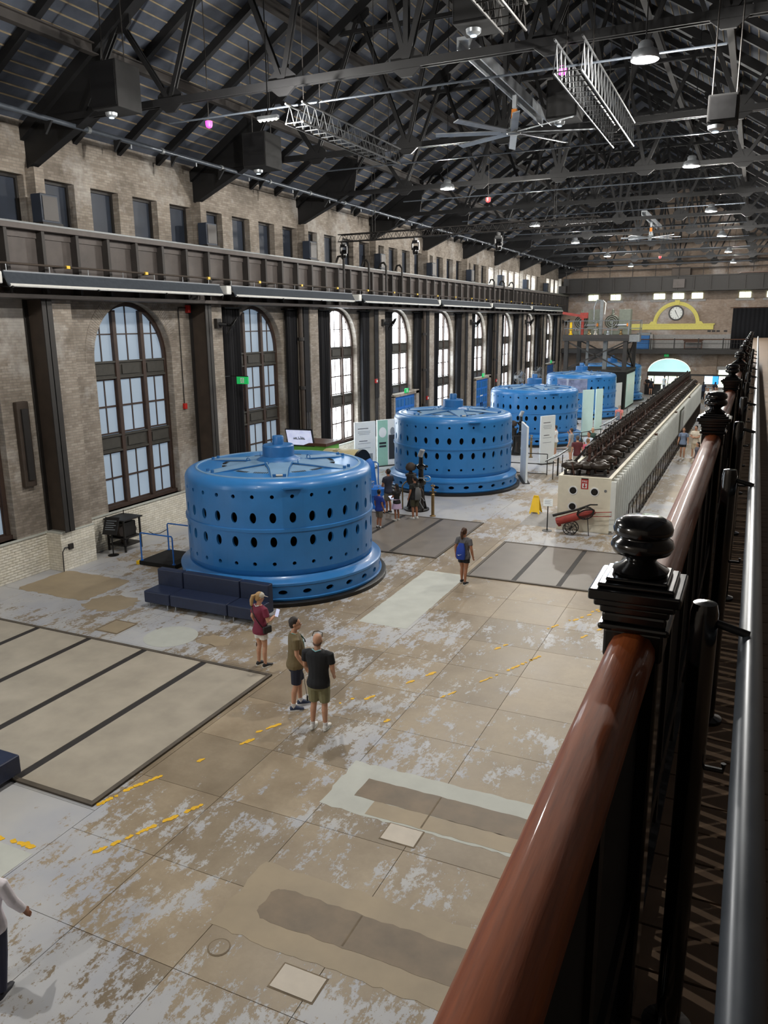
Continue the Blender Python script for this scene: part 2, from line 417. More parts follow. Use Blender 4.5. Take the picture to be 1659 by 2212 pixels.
def wall_left():
    b = MB()
    def face(y0, y1, z0, z1): b.add([(XW, y0, z0), (XW, y1, z0), (XW, y1, z1), (XW, y0, z1)], [(0, 1, 2, 3)])
    D = .55
    # lower zone with arched windows
    y = YN
    for c in WINC:
        face(y, c-HW, ZS, ZSP); y0 = y; y = c+HW
        n = 20
        for i in range(n):
            a, e = math.pi*(1-i/n), math.pi*(1-(i+1)/n)
            p, q = (c+HW*math.cos(a), ZSP+HW*math.sin(a)), (c+HW*math.cos(e), ZSP+HW*math.sin(e))
            b.add([(XW, p[0], p[1]), (XW, q[0], q[1]), (XW, q[0], 7.9), (XW, p[0], 7.9)], [(0, 1, 2, 3)])
            b.add([(XW, p[0], p[1]), (XW, q[0], q[1]), (XW-D, q[0], q[1]), (XW-D, p[0], p[1])], [(0, 1, 2, 3)])
        face(y0, c-HW, ZSP, 7.9)
        for s in (-1, 1): b.add([(XW, c+s*HW, ZS), (XW-D, c+s*HW, ZS), (XW-D, c+s*HW, ZSP), (XW, c+s*HW, ZSP)], [(0, 1, 2, 3)])
        b.add([(XW, c-HW, ZS), (XW, c+HW, ZS), (XW-D, c+HW, ZS), (XW-D, c-HW, ZS)], [(0, 1, 2, 3)])
    face(y, YB, ZS, ZSP); face(y, YB, ZSP, 7.9); face(YN, YB, 7.9, 9.66)
    # upper zone with square openings
    y = YN; k0 = -14; D = .38
    ops = [17.2+1.785*k for k in range(-8, 36)]
    for s in ops:
        face(y, s, 9.66, 11.03); y = s+1.15
        for q in (s, s+1.15): b.add([(XW, q, 9.66), (XW-D, q, 9.66), (XW-D, q, 11.03), (XW, q, 11.03)], [(0, 1, 2, 3)])
        for z in (9.66, 11.03): b.add([(XW, s, z), (XW, s+1.15, z), (XW-D, s+1.15, z), (XW-D, s, z)], [(0, 1, 2, 3)])
    face(y, YB, 9.66, 11.03); face(YN, YB, 11.03, 12.7)
    wl_ = b.build('wall_left', 'brick'); tag(wl_, 'long weathered brick wall pierced by tall arched windows', kind='structure')
    # shutters in the openings: closed dark panels, the far ones are glazed
    sh = MB().box(-.03, .03, 0, 1.15, 0, 1.37).mesh('shutter', 'shutter'); fr = MB()
    fr.box(-.05, .06, .0, .07, 0, 1.37); fr.box(-.05, .06, 1.08, 1.15, 0, 1.37); fr.box(-.05, .06, .07, 1.08, 1.30, 1.37)
    frm = fr.mesh('shutter_frame', 'steel_dark'); gl = MB().box(-.02, .02, .35, 1.1, .05, 1.3).mesh('upper_pane', 'pane_daylight')
    for i, s in enumerate(ops):
        if s < 9: continue
        if s < 58 or 72 < s < 76:
            o = inst('shutter', sh, (XW-.34, s, 9.66), wl_); inst('shutter_frame', frm, (XW-.3, s, 9.66), o)
        else:
            o = inst('shutter', sh, (XW-.36, s, 9.66), wl_); inst('upper_pane', gl, (XW-.30, s, 9.66), o)
    # radial bricks round the two nearest arches
    vb = MB(); vb.add([(-.02, -.031, 0), (.02, -.031, 0), (.02, .031, 0), (-.02, .031, 0), (-.02, -.036, .36), (.02, -.036, .36), (.02, .036, .36), (-.02, .036, .36)],
                      [(0, 1, 5, 4), (1, 2, 6, 5), (2, 3, 7, 6), (3, 0, 4, 7), (4, 5, 6, 7), (0, 3, 2, 1)])
    vm = vb.mesh('brick', 'brick')
    for c in WINC[2:5]:
        n = 84
        for i in range(n+1):
            a = math.pi*i/n-math.pi/2
            inst('brick', vm, (XW+random.uniform(-.012, -.006), c+math.sin(a)*(HW+.015), ZSP+math.cos(a)*(HW+.015)), wl_, (-a, 0, 0))
    # painted plinth below the sills
    p = MB(); p.box(XW-.5, XW+.012, YN, YB, 0, ZS-.05)
    bb = p.build('baseboard_left', 'brick_white'); tag(bb, 'white painted brick plinth along the foot of the window wall', kind='structure')
    q = MB(); q.box(XW-.5, XW+.06, YN, YB, ZS-.05, ZS); q.build('sill_course', 'concrete_pale', bb)
    bm_ = MB().box(0, .03, .006, .224, .005, .069).mesh('brick', 'brick_white')
    n = 0
    for j in range(14):
        off = .115 if j % 2 else 0
        for y0, cnt in ((13.9, 9), (17.3, 12)):
            for i in range(cnt):
                inst('brick', bm_, (XW-.008+random.uniform(-.003, .004), y0+i*.23+off, j*.0775+.005), bb); n += 1
wall_left()

def window_meshes(pm):
    """pane meshes of one window in local coordinates (y about the centre, z absolute)"""
    out = []; RA = 1.70
    cols = []
    for a, m, e in ((-1.70, -1.18, -.62), (-.62, 0, .62), (.62, 1.18, 1.70)): cols += [(a, m-.002), (m+.002, e)]
    for (a, e) in cols:
        for z0, z1 in ((1.25, 2.155), (2.16, 3.05), (3.5, 4.485), (4.49, 5.4)):
            out.append(MB().box(-.012, .012, a, e, z0, z1).mesh('pane', pm))
        out.append(None)
        for z0, z1 in ((5.8, 6.765), (6.77, 9)):
            top = []
            for i in range(9):
                y = a+(e-a)*i/8; zz = ZSP+math.sqrt(max(0, RA*RA-y*y)); top.append((y, min(zz, z1)))
            if z1 < 9:
                poly = [(a, z0), (e, z0)]+[(y, max(z, z0+.01)) for y, z in reversed(top)]
            else:
                tt = [(y, z) for y, z in top if z > z0+.02]
                if len(tt) < 3: continue
                poly = [(tt[0][0], z0), (tt[-1][0], z0)]+list(reversed(tt))
            out.append(MB().prism(poly, 'x', -.012, .012).mesh('pane', pm))
    return [m for m in out if m]
def make_windows():
    PF = window_meshes('pane_frosted'); PD = window_meshes('pane_daylight')
    f = MB(); x0, x1 = -.10, .10
    for s in (-1, 1):
        f.box(x0, x1, *(sorted((s*1.8, s*1.66))), ZS, ZSP)
    f.box(x0, x1+.08, -1.8, 1.8, ZS, ZS+.12)
    for i in range(24):
        a, e = math.pi*i/24, math.pi*(i+1)/24; P = lambda r, t: (r*math.cos(t), ZSP+r*math.sin(t))
        f.prism([P(1.66, a), P(1.8, a), P(1.8, e), P(1.66, e)], 'x', x0, x1)
    frame = f.mesh('window_frame', 'wood_frame')
    mul = MB()
    mul.box(-.13, .14, -.075, .075, ZS+.12, ZSP+1.53); mull = mul.mesh('mullion', 'wood_frame')
    tr = MB(); tr.box(-.09, .08, -1.66, 1.66, 0, .56)
    for z in (.0, .50): tr.box(-.10, .13, -1.66, 1.66, z, z+.06)
    trm = tr.mesh('transom', 'panel_grey')
    pn = MB(); pn.box(.0, .12, -.40, .40, .13, .43); pnm = pn.mesh('transom_panel', 'panel_grey')
    pb = []
    for z0, z1 in ((1.29, 3.02), (3.6, 5.37)):
        for c in (-1.18, 0, 1.18):
            h = .48 if c else .55; b = MB(); zm = (z0+z1)/2
            b.box(-.03, .04, c-.02, c+.02, z0, z1); b.box(-.04, .05, c-h, c+h, zm-.03, zm+.03)
            for zz in (z0, z1-.05): b.box(-.04, .05, c-h, c+h, zz, zz+.05)
            for s in (-1, 1): b.box(-.03, .045, c+s*h-.03, c+s*h+.03, z0, z1)
            pb.append(b.mesh('glazing_bar', 'wood_frame'))
    b = MB()
    for c in (-1.18, 0, 1.18):
        b.box(-.03, .04, c-.02, c+.02, 5.88, ZSP+math.sqrt(1.66**2-c*c))
        h = .48 if c else .55; b.box(-.03, .04, c-h, c+h, 6.745, 6.785); b.box(-.04, .05, c-h, c+h, 5.86, 5.92)
    pb.append(b.mesh('glazing_bar', 'wood_frame'))
    num = 0
    for k, c in enumerate(WINC[1:]):
        num += 1
        t = thing('window_%d' % num, 'tall arched timber window, %s along the brick wall' % ORD[k], None, (XW-.34, c, 0)); t['kind'] = 'structure'
        L = (XW-.34, c, 0)
        inst('window_frame', frame, L, t)
        for s in (-.625, .625): inst('mullion', mull, (L[0], c+s, 0), t)
        for z in (5.37, 3.02):
            o = inst('transom', trm, (L[0], c, z), t)
            for s in (-1.18, 0, 1.18): inst('transom_panel', pnm, (L[0]+.0, c+s, z), o)
        for m in pb: inst('glazing_bar', m, L, t)
        for m in (PF if k < 3 else PD): inst('pane', m, L, t)
make_windows()

# ------------------------------------------------------------------ floor: base and separate slabs
def build_floor():
    b = MB().box(XW-.5, XR+.3, YN, YB+16, -.3, -.012); fl = b.build('floor', 'joint'); tag(fl, 'worn concrete floor with remains of pale paint', kind='structure')
    g = .0045
    def slab(x0, x1, y0, y1):
        m = MB().box(x0+g, x1-g, y0+g, y1-g, -.03, 0)
        o = m.build('slab', 'floor', fl); return o
    xs = [-8.3, -6.8, -5.3, -3.75, -2.25, -.75, 1.2, XR]
    ys = [YN, -3, 0, 2.7, 4.2, 5.64, 7.06, 8.55, 10.02, 11.5, 12.96, 14.48, 15.92, 17.4, 18.85, 20.2]
    for i in range(len(xs)-1):
        for j in range(len(ys)-1): slab(xs[i], xs[i+1], ys[j], ys[j+1])
    xl = [XW-.45, -17.4, -15.1, -12.9, -10.6, -8.3]; yl = [YN, -2, 3.0, 5.2, 7.5, 9.8, 12.6, 14.3, 16.3, 18.6, 20.2]
    for i in range(len(xl)-1):
        for j in range(len(yl)-1): slab(xl[i], xl[i+1], yl[j], yl[j+1])
    xf = [XW-.45, -15.2, -12.0, -8.3, -7.1, -3.3, .2, XR]; yf = [20.2, 24.2, 26.4, 30, 34.5, 39, 44, 50, 56, 62, 70, 78, YB+15]
    for i in range(len(xf)-1):
        for j in range(len(yf)-1): slab(xf[i], xf[i+1], yf[j], yf[j+1])
    def patch(name, poly, mat, z=.004, rag=0):
        if rag:
            q = []
            for i in range(len(poly)):
                a, e = poly[i], poly[(i+1) % len(poly)]; L = math.dist(a, e); n = max(1, int(L/.12))
                for k in range(n):
                    t = k/n; q.append((a[0]+(e[0]-a[0])*t+random.uniform(-rag, rag), a[1]+(e[1]-a[1])*t+random.uniform(-rag, rag)))
            poly = q
        return MB().prism(poly, 'z', -.005, z).build(name, mat, fl)
    def rect(x0, x1, y0, y1): return [(x0, y0), (x1, y0), (x1, y1), (x0, y1)]
    patch('concrete_patch', rect(-5.35, -1.2, 6.34, 7.58), 'concrete_tan', .003, .03)
    def blob(x0, x1, y0, y1, r, n=7):
        P = []
        for cx, cy, a0 in ((x1-r, y1-r, 0), (x0+r, y1-r, 90), (x0+r, y0+r, 180), (x1-r, y0+r, 270)):
            for i in range(n): a = R(a0+90*i/(n-1)); P.append((cx+r*math.cos(a), cy+r*math.sin(a)))
        return P
    patch('concrete_stain', blob(-4.95, -2.2, 6.68, 7.24, .16), 'concrete_dark', .005, .018)
    patch('concrete_patch', rect(-5.36, -1.2, 9.03, 10.3), 'concrete_pale', .002, .025)
    patch('concrete_patch', rect(-4.95, -1.2, 9.42, 9.92), 'concrete_dark', .004, .012)
    patch('concrete_patch', rect(-4.6, -1.2, 9.08, 9.42), 'concrete_tan', .004, .012)
    for x in (-3.72, ): patch('joint_line', rect(x-.012, x+.012, 6.7, 7.22), 'joint', .006)
    patch('joint_line', rect(-3.73, -3.706, 9.1, 9.9), 'joint', .006)
    for x0, x1, y0, y1 in ((-4.15, -3.65, 8.66, 9.02), (-4.18, -3.65, 5.88, 6.21)):
        o = patch('floor_hatch', rect(x0-.02, x1+.02, y0-.02, y1+.02), 'joint', .003)
        patch('floor_hatch', rect(x0, x1, y0, y1), 'hatch_pale', .008)
    patch('floor_hatch', rect(-13.65, -12.95, 12.88, 13.62), 'joint', .003); patch('floor_hatch', rect(-13.6, -13.0, 12.94, 13.57), 'concrete_tan', .007)
    circ = [(-11.7+.62*math.cos(2*math.pi*i/28), 13.3+.62*math.sin(2*math.pi*i/28)) for i in range(28)]
    patch('concrete_patch', circ, 'concrete_pale', .004)
    for r, mm, z in ((.135, 'joint', .004), (.118, 'floor', .007)):
        patch('floor_cap', [(-5.01+r*math.cos(2*math.pi*i/20), 6.1+r*math.sin(2*math.pi*i/20)) for i in range(20)], mm, z)
    patch('concrete_patch', rect(-8.15, -6.88, 15.9, 20.3), 'concrete_pale', .003, .012)
    patch('concrete_patch', rect(-9.0, -8.34, 5.75, 6.4), 'concrete_pale', .003)
    patch('concrete_patch', rect(-7.1, -5.8, 26.6, 28.6), 'stone_grey', .003)
    patch('concrete_stain', blob(-17.9, -15.4, 14.3, 16.1, .15), 'concrete_tan', .003, .04)
    patch('concrete_stain', blob(-15.3, -14.0, 13.9, 15.0, .4), 'concrete_tan', .003, .09)
    patch('concrete_stain', blob(-11.0, -10.2, 13.25, 13.75, .2), 'concrete_tan', .003, .06)
    # worn yellow lines: ragged paint chips along each line
    def yline(a, e, dens, wd=.10):
        b = MB(); a = Vector((*a, 0)); e = Vector((*e, 0)); d = (e-a); L = d.length; d.normalize(); nrm = Vector((-d.y, d.x, 0)); s = 0
        while s < L:
            ln = random.uniform(.04, .32)
            if random.random() < dens:
                up, lo = [], []
                k = max(2, int(ln/.03))
                for i in range(k+1):
                    t = a+d*(s+ln*i/k); q = 1 if 0 < i < k else .3
                    up.append(t+nrm*wd*.5*random.uniform(.3, 1)*q); lo.append(t-nrm*wd*.5*random.uniform(.3, 1)*q)
                b.prism([(p.x, p.y) for p in lo]+[(p.x, p.y) for p in reversed(up)], 'z', .001, .006)
            s += ln+random.uniform(.0, .12)
        b.build('yellow_line', 'yellow_worn', fl)
    yline((-9.5, 6.42), (-8.5, 6.52), 1, .13); yline((-8.36, 7.6), (-8.2, 8.25), .95, .12); yline((-8.2, 8.2), (-7.4, 10.0), .5)
    yline((-7.6, 6.75), (-7.0, 8.1), .8); yline((-7.0, 8.1), (-5.0, 12.8), .16); yline((-4.9, 12.95), (-4.3, 14.15), .75, .07)
    yline((-4.3, 14.15), (-3.75, 15.35), .95, .10); yline((-3.75, 15.35), (-2.4, 18.4), .62); yline((-6.2, 12.3), (-2.9, 19.2), .38); yline((-3.4, 18.0), (-2.7, 19.4), .8)
    yline((-7.4, 10.4), (-5.9, 13.2), .14)
    return fl
FLOOR = build_floor()

# ------------------------------------------------------------------ far wall, side wall, near wall
def back_wall():
    b = MB(); Y = YB; cx, hw, zs, zt = -7.6, 2.02, 2.15, 3.45
    def face(x0, x1, z0, z1): b.add([(x0, Y, z0), (x1, Y, z0), (x1, Y, z1), (x0, Y, z1)], [(0, 1, 2, 3)])
    face(XW, cx-hw, 0, 3.6); face(cx+hw, XR, 0, 3.6)
    n = 16
    for i in range(n):
        a, e = math.pi*(1-i/n), math.pi*(1-(i+1)/n); h = zt-zs
        p, q = (cx+hw*math.cos(a), zs+h*math.sin(a)), (cx+hw*math.cos(e), zs+h*math.sin(e))
        b.add([(p[0], Y, p[1]), (q[0], Y, q[1]), (q[0], Y, 3.6), (p[0], Y, 3.6)], [(0, 1, 2, 3)])
        b.add([(p[0], Y, p[1]), (q[0], Y, q[1]), (q[0], Y+.5, q[1]), (p[0], Y+.5, p[1])], [(0, 1, 2, 3)])
    for s in (-1, 1): b.add([(cx+s*hw, Y, 0), (cx+s*hw, Y+.5, 0), (cx+s*hw, Y+.5, zs), (cx+s*hw, Y, zs)], [(0, 1, 2, 3)])
    face(XW, XR, 3.6, 12.5)
    b.add([(XW, Y, 12.5), (XR, Y, 12.5), (XC, Y, ZR)], [(0, 1, 2)])
    o = b.build('wall_back', 'brick_back'); tag(o, 'far brick end wall with clock above the arched entrance', kind='structure')
    # pale painted band behind the balcony, raised pilasters and dark openings
    MB().box(-11.2, -2.2, Y-.03, Y, 4.4, 5.74).build('painted_band', 'stone_grey', o)
    for x in (-10.9, -3.7): MB().box(x-.45, x+.45, Y-.16, Y, 0, 3.9).build('pilaster', 'brick_back', o)
    for x in (-4.2, -3.8, -3.4, -2.75): MB().box(x-.15, x+.15, Y-.03, Y, 5.98, 6.14).build('wall_vent', 'steel_dark', o)
    for i, (x0, x1) in enumerate(((-15.74, -14.8), (-13.57, -12.64), (-9.47, -8.45), (-7.72, -6.72), (-6.0, -5.02), (-1.83, -.85), (.5, 1.4))):
        t = MB().box(x0, x1, Y-.06, Y-.02, 9.12, 9.62).build('window_pane', 'pane_garden', o)
        MB().box((x0+x1)/2-.02, (x0+x1)/2+.02, Y-.08, Y-.05, 9.12, 9.62).build('glazing_bar', 'steel_dark', t)
        MB().box(x0-.3, x1+.3, Y-.14, Y, 8.86, 9.06).build('stone_sill', 'stone_grey', o)
    # lobby beyond the arch: dark posts before an added glowing backdrop
    d = thing('door_1', 'wide arched entrance with glowing fanlight at far end', None, (cx, Y, 0)); d['kind'] = 'structure'
    f = MB(); f.box(cx-hw, cx+hw, Y+.1, Y+.45, 1.72, 2.15); f.build('door_header', 'steel_dark', d)
    poly = [(cx+(hw-.04)*math.cos(math.pi*i/16), 2.15+(zt-zs-.05)*math.sin(math.pi*i/16)) for i in range(17)]
    MB().prism(poly, 'y', Y+.3, Y+.34).build('fanlight', 'pane_aqua', d)
    f = MB()
    for x in (cx-hw+.05, cx-1.35, cx-.02, cx+1.35, cx+hw-.05): f.box(x-.04, x+.04, Y+.2, Y+.3, 0, 1.72)
    f.build('door_post', 'steel_dark', d)
    MB().box(XW, XR, Y+14.6, Y+14.9, 0, 12).build('wall_garden_glow', 'pane_garden', None)['kind'] = 'structure'  # glowing wall added in place of the bright outdoors
    return o
WB = back_wall()
tag(MB().box(XR, XR+.4, YN, YB, 0, 13).build('wall_right', 'steel_brown'), 'brick wall behind the gallery', kind='structure')
def right_fill_windows():
    """unseen glowing windows added to brighten the hall, one to a bay, opposite the arched ones"""
    for k, c in enumerate(WINC[5:]):
        t = thing('window_%d' % (11+k), 'added glowing fill window, %s along the right wall' % ORD[k], None, (XR-.06, c, 6.6)); t['kind'] = 'structure'
        for i in range(3):
            for j in range(3): MB().box(XR-.05, XR-.03, c-1.5+i*1.02, c-.54+i*1.02, 6.9+j*1.25, 8.1+j*1.25).build('pane', 'pane_fill', t)
        f = MB(); f.box(XR-.09, XR, c-1.62, c+1.62, 6.75, 6.87); f.box(XR-.09, XR, c-1.62, c+1.62, 10.65, 10.77)
        f.build('window_sill', 'wood_frame', t)
        for y in (c-1.56, c-.51, c+.51, c+1.56): MB().box(XR-.10, XR, y-.04, y+.04, 6.87, 10.65).build('mullion', 'wood_frame', t)
right_fill_windows()
tag(MB().box(XW-.5, XR+.4, YN-.4, YN, 0, 20).build('wall_near', 'brick'), 'near end wall of the hall', kind='structure')
# ================================================================== roof
def build_roof():
    x0, x1 = XW-.6, XR+.6; zl = ZE+SL*(x0-XW)
    b = MB(); th = .18
    b.prism([(x0, zl), (XC, ZR), (x1, zl), (x1, zl+th), (XC, ZR+th), (x0, zl+th)], 'y', YN-.4, YB+16)
    cl = b.build('ceiling', 'roof_tile'); tag(cl, 'dark pitched roof lined with tiles between rafters', kind='structure')
    L = math.hypot(XC-XW, ZR-ZE); dx, dz = (XC-XW)/L, (ZR-ZE)/L
    bm_ = MB().box(-.018, .018, 0, YB+15-YN, -.02, .0).mesh('batten', 'batten')
    n = int(L/.335)
    for s in (1, -1):
        for i in range(1, n):
            t = i*.335; x = (XW+dx*t) if s > 0 else (XR-dx*t)
            inst('batten', bm_, (x, YN, ZE+dz*t-.002), cl, (0, -s*math.atan2(dz, dx), 0))
    # common rafters (four to a bay), one mesh per slope, shared
    for s in (1, -1):
        a = (XW if s > 0 else XR, 0, ZE-.13); e = (XC, 0, ZR-.13)
        m = MB().bar(a, e, .14, .24, (0, 1, 0)); m = MB()
        nx, nz = -dz*s, dx
        p = [(a[0]-nx*.0, ZE-.02), (XC, ZR-.02), (XC, ZR-.27), (a[0], ZE-.27)]
        m.prism(p, 'y', -.08, .08); me = m.mesh('rafter', 'roof_steel')
        for k in range(-12, 38):
            y = P0+PITCH*k/4
            if k % 4 and YN < y < YB: inst('rafter', me, (0, y, 0), cl)
    # long purlins running down the hall
    for t in (3.3, 6.6, 9.9):
        for s in (1, -1):
            x = (XW+dx*t) if s > 0 else (XR-dx*t); z = ZE+dz*t-.32
            m = MB(); m.box(x-.10, x+.10, YN, YB, z-.03, z); m.box(x-.10, x+.10, YN, YB, z-.26, z-.23); m.box(x-.015, x+.015, YN, YB, z-.23, z-.03)
            m.build('purlin', 'girder_dark', cl)
    return cl
CEIL = build_roof()

def build_trusses():
    ZB = 12.30; w = .11
    nodes = [XW+2.2, XW+5.0, XW+8.2, XC, XR-8.2, XR-5.0, XR-2.2]
    top = lambda x: (ZE+SL*(x-XW) if x < XC else ZE+SL*(XR-x))-.42
    parts = {}
    c = MB()
    for s in (-1, 1): c.box(XW+1.5, XR-1.5, s*.07-.02, s*.07+.02, ZB-.08, ZB+.08)
    parts['bottom_chord'] = ('roof_steel', c)
    c = MB()
    for s in (0, 1):
        a, e = ((XW, 0, top(XW)+.0), (XC, 0, top(XC))) if s == 0 else ((XR, 0, top(XR)), (XC, 0, top(XC)))
        c.prism([(a[0], a[2]+.22), (e[0], e[2]+.22), (e[0], e[2]-.10), (a[0], a[2]-.10)], 'y', -.16, .16)
    parts['top_chord'] = ('roof_steel', c)
    web = []
    tn = [XW+3.6, XW+6.6, XW+9.6, XR-9.6, XR-6.6, XR-3.6]
    for i, x in enumerate(tn):
        a = nodes[i]; e = nodes[i+1]
        web.append(((a, 0, ZB), (x, 0, top(x)))); web.append(((x, 0, top(x)), (e, 0, ZB)))
    web.append(((XC, 0, ZB), (XC, 0, top(XC))))
    zt = ZB+3.4; xa = XW+(zt+.42-ZE)/SL; web.append(((xa, 0, zt), (XR-(xa-XW), 0, zt)))
    wm = []
    for a, e in web:
        m = MB()
        for s in (-.05, .05): m.bar((a[0], s, a[2]), (e[0], s, e[2]), .03, w, (0, 1, 0)) if False else m.obox(((a[0]+e[0])/2, s, (a[2]+e[2])/2), Vector((e[0]-a[0], 0, e[2]-a[2]))/2, (0, .015, 0), Vector((-(e[2]-a[2]), 0, e[0]-a[0])).normalized()*w/2)
        wm.append(m.mesh('web_strut', 'roof_steel'))
    gm = []
    for x, z, r in [(x, ZB+.05, .38) for x in nodes[1:-1]]+[(x, top(x), .36) for x in tn]:
        P = [(x+r*math.cos(R(a)), z+r*.8*math.sin(R(a))) for a in (20, 70, 110, 160, 200, 250, 290, 340)]
        gm.append(MB().prism(P, 'y', -.035, .035).mesh('gusset_plate', 'roof_steel'))
    # deep knee plates at the walls
    kp = []
    for s in (0, 1):
        P = [(XW, 11.2), (XW+.12, 11.2), (XW+2.05, 12.05), (XW+2.75, 12.4), (XW+3.0, ZE+SL*3.0-.3), (XW, ZE-.15)]
        if s: P = [(XR-(p[0]-XW), p[1]) for p in P]
        m = MB().prism(P, 'y', -.03, .03)
        q = [P[1], P[2], P[3]]
        for a, e in ((P[1], P[2]), (P[2], P[3])):
            m.obox(((a[0]+e[0])/2, 0, (a[1]+e[1])/2), Vector((e[0]-a[0], 0, e[1]-a[1]))/2, (0, .13, 0), Vector((-(e[1]-a[1]), 0, e[0]-a[0])).normalized()*.015)
        kp.append(m.mesh('knee_plate', 'roof_steel'))
    rod = MB().tube((XW+5, -.1, ZB-.5), (XR-5, -.1, ZB-.5), .022, 6).mesh('tie_rod', 'grey_pipe')
    pm = {k: v[1].mesh(k, v[0]) for k, v in parts.items()}
    n = 0
    for k, y in enumerate(PIERS):
        if y < 5 or y > YB: continue
        t = thing('roof_truss', 'dark riveted steel roof truss, %s from the camera' % ORD[n], 'truss', (XC, y, ZB), 'steel roof trusses'); n += 1
        for kk, m in pm.items(): inst(kk, m, (0, y, 0), t)
        for m in wm: inst('web_strut', m, (0, y, 0), t)
        for m in gm: inst('gusset_plate', m, (0, y, 0), t)
        for m in kp: inst('knee_plate', m, (0, y, 0), t)
        inst('tie_rod', rod, (0, y, 0), t)
build_trusses()

rz = lambda x: ZE+SL*((x-XW) if x < XC else (XR-x))-.03      # underside of the roof above x
# ------------------------------------------------------------------ pendant lamps
def make_pendant(xx):
    t = thing('pendant_lamp', 'round white high bay lamp', 'lamp', (0, 0, 0), 'high bay pendant lamps')
    MB().lathe((0, 0, 0), [(.235, 0), (.245, .03), (.225, .11), (.20, .15), (.13, .17), (.125, .26), (.09, .30), (.0, .31)], 24).build('lamp_shade', 'galv', t, smooth=40)
    MB().lathe((0, 0, 0), [(0, -.012), (.16, -.006), (.228, .012), (.228, .02), (0, .02)], 24).build('lamp_lens', 'lamp_on', t, smooth=40)
    MB().tube((0, 0, .30), (0, 0, rz(xx)-11.42), .012, 6).build('lamp_cable', 'black', t)
    ld = bpy.data.lights.new('lamp_light', 'POINT'); ld.shadow_soft_size = .08; ld.energy = LAMP_P; ld.color = (1.0, .965, .90)
    lo = bpy.data.objects.new('lamp_light', ld); COL.objects.link(lo); lo.location = (0, 0, -.085); attach(lo, t)
    return t
LAMPS = [(-2.2, 15.6), (-2.2, 26.3), (-2.2, 37.1), (-2.2, 47.9), (-2.2, 58.9), (-2.2, 69.8), (-9.95, 26.6), (-9.95, 38.4), (-9.95, 47.6), (-9.95, 58.4), (-9.95, 69.8), (-9.95, 4.9), (-9.95, -5.5)]
_pls = {x: make_pendant(x) for x in (-2.2, -9.95)}; _used = set()
for i, (x, y) in enumerate(LAMPS):
    row = 'right' if x > -5 else 'left'; r = [l for l in LAMPS if l[0] == x]; r.sort(key=lambda l: l[1]); k = [l for l in r if l[1] > 10]
    lab = ('round high bay lamp, %s in the %s row under the roof' % (ORD[k.index((x, y))], row)) if (x, y) in k else ('round high bay lamp in the %s row %s the camera' % (row, 'level with' if y > 0 else 'behind'))
    _pl = _pls[x]
    if x not in _used: _used.add(x); o = _pl; o.location = (x, y, 11.42); o['label'] = lab
    else: copy_tree(_pl, (0, 0, 0), 0, lab).location = (x, y, 11.42)

# ------------------------------------------------------------------ big ceiling fans
def make_fan(x, y, z, r, label, a0):
    t = thing('ceiling_fan', label, 'fan', (x, y, z), 'large ceiling fans')
    MB().lathe((x, y, z), [(0, -.06), (.16, -.05), (.20, 0), (.16, .08), (.1, .12), (.1, .3), (0, .3)], 20).build('fan_hub', 'grey_steel', t, smooth=40)
    MB().box(x-.06, x+.06, y-.06, y+.06, z+.3, z+.52).build('fan_motor', 'orange', t)
    MB().box(x-.05, x+.05, y-.05, y+.05, z+.55, 12.6).build('fan_stem', 'galv', t)
    for k in range(8):
        a = a0+k*math.pi/4; d = Vector((math.cos(a), math.sin(a), 0)); nn = Vector((-d.y, d.x, 0))
        MB().obox(Vector((x, y, z))+d*(r*.55), d*r*.45, nn*.085+Vector((0, 0, .02)), Vector((0, 0, .012))).build('fan_blade', 'galv', t)
        MB().obox(Vector((x, y, z))+d*.2, d*.12, nn*.05, Vector((0, 0, .015))).build('blade_arm', 'grey_steel', t)
    b = MB(); b.box(x-.14, x+.14, P0+PITCH*math.floor((y-P0)/PITCH), P0+PITCH*(1+math.floor((y-P0)/PITCH)), 12.6, 12.66)
    y0 = P0+PITCH*math.floor((y-P0)/PITCH); b.box(x-.14, x-.11, y0, y0+PITCH, 12.42, 12.6); b.box(x+.11, x+.14, y0, y0+PITCH, 12.42, 12.6)
    b.build('support_beam', 'galv', t)
make_fan(-5.95, 20.6, 11.62, 1.95, 'large eight blade ceiling fan nearest the camera', .3)
make_fan(-5.95, 48.6, 11.62, 1.6, 'large eight blade ceiling fan hanging further down the hall', .15)

# ------------------------------------------------------------------ loudspeakers, lighting trusses, small lamps hung from the roof
def hung_box(x, y, z, sx, sy, sz, label, tilt=0):
    t = thing('loudspeaker', label, 'speaker', (x, y, z), 'black boxes hung from the roof')
    MB().box(x-sx/2, x+sx/2, y-sy/2, y+sy/2, z, z+sz).build('speaker_cabinet', 'black_matt', t, bevel=.02)
    MB().box(x-sx/2+.04, x+sx/2-.04, y-sy/2-.015, y-sy/2, z+.04, z+sz-.04).build('speaker_grille', 'black', t)
    for s in (-1, 1): MB().tube((x+s*sx*.4, y, z+sz), (x+s*sx*.4, y, rz(x+s*sx*.4)), .015, 6).build('hanging_rod', 'steel_dark', t)
    m = MB(); m.lathe((x-.1, y-.1, z-.14), [(.05, 0), (.13, .05), (.14, .11), (.03, .14)], 14); m.build('projector_lens', 'galv', t, smooth=40)
    MB().lathe((x-.1, y-.1, z-.15), [(0, 0), (.06, .005), (.06, .02), (0, .02)], 12).build('lens_glass', 'screen_white', t)
hung_box(-5.0, 15.0, 12.15, .8, .8, .95, 'black projector box hung near the ridge at the top')
hung_box(-5.0, 21.9, 12.05, .78, .8, .9, 'black projector box hung beside the lattice truss')
hung_box(-14.1, 15.6, 11.9, .8, .8, 1.0, 'black box hung in the dark upper left roof')
hung_box(-13.9, 21.4, 11.55, .8, .9, .95, 'black box hung by the lit strip lamp on the left')
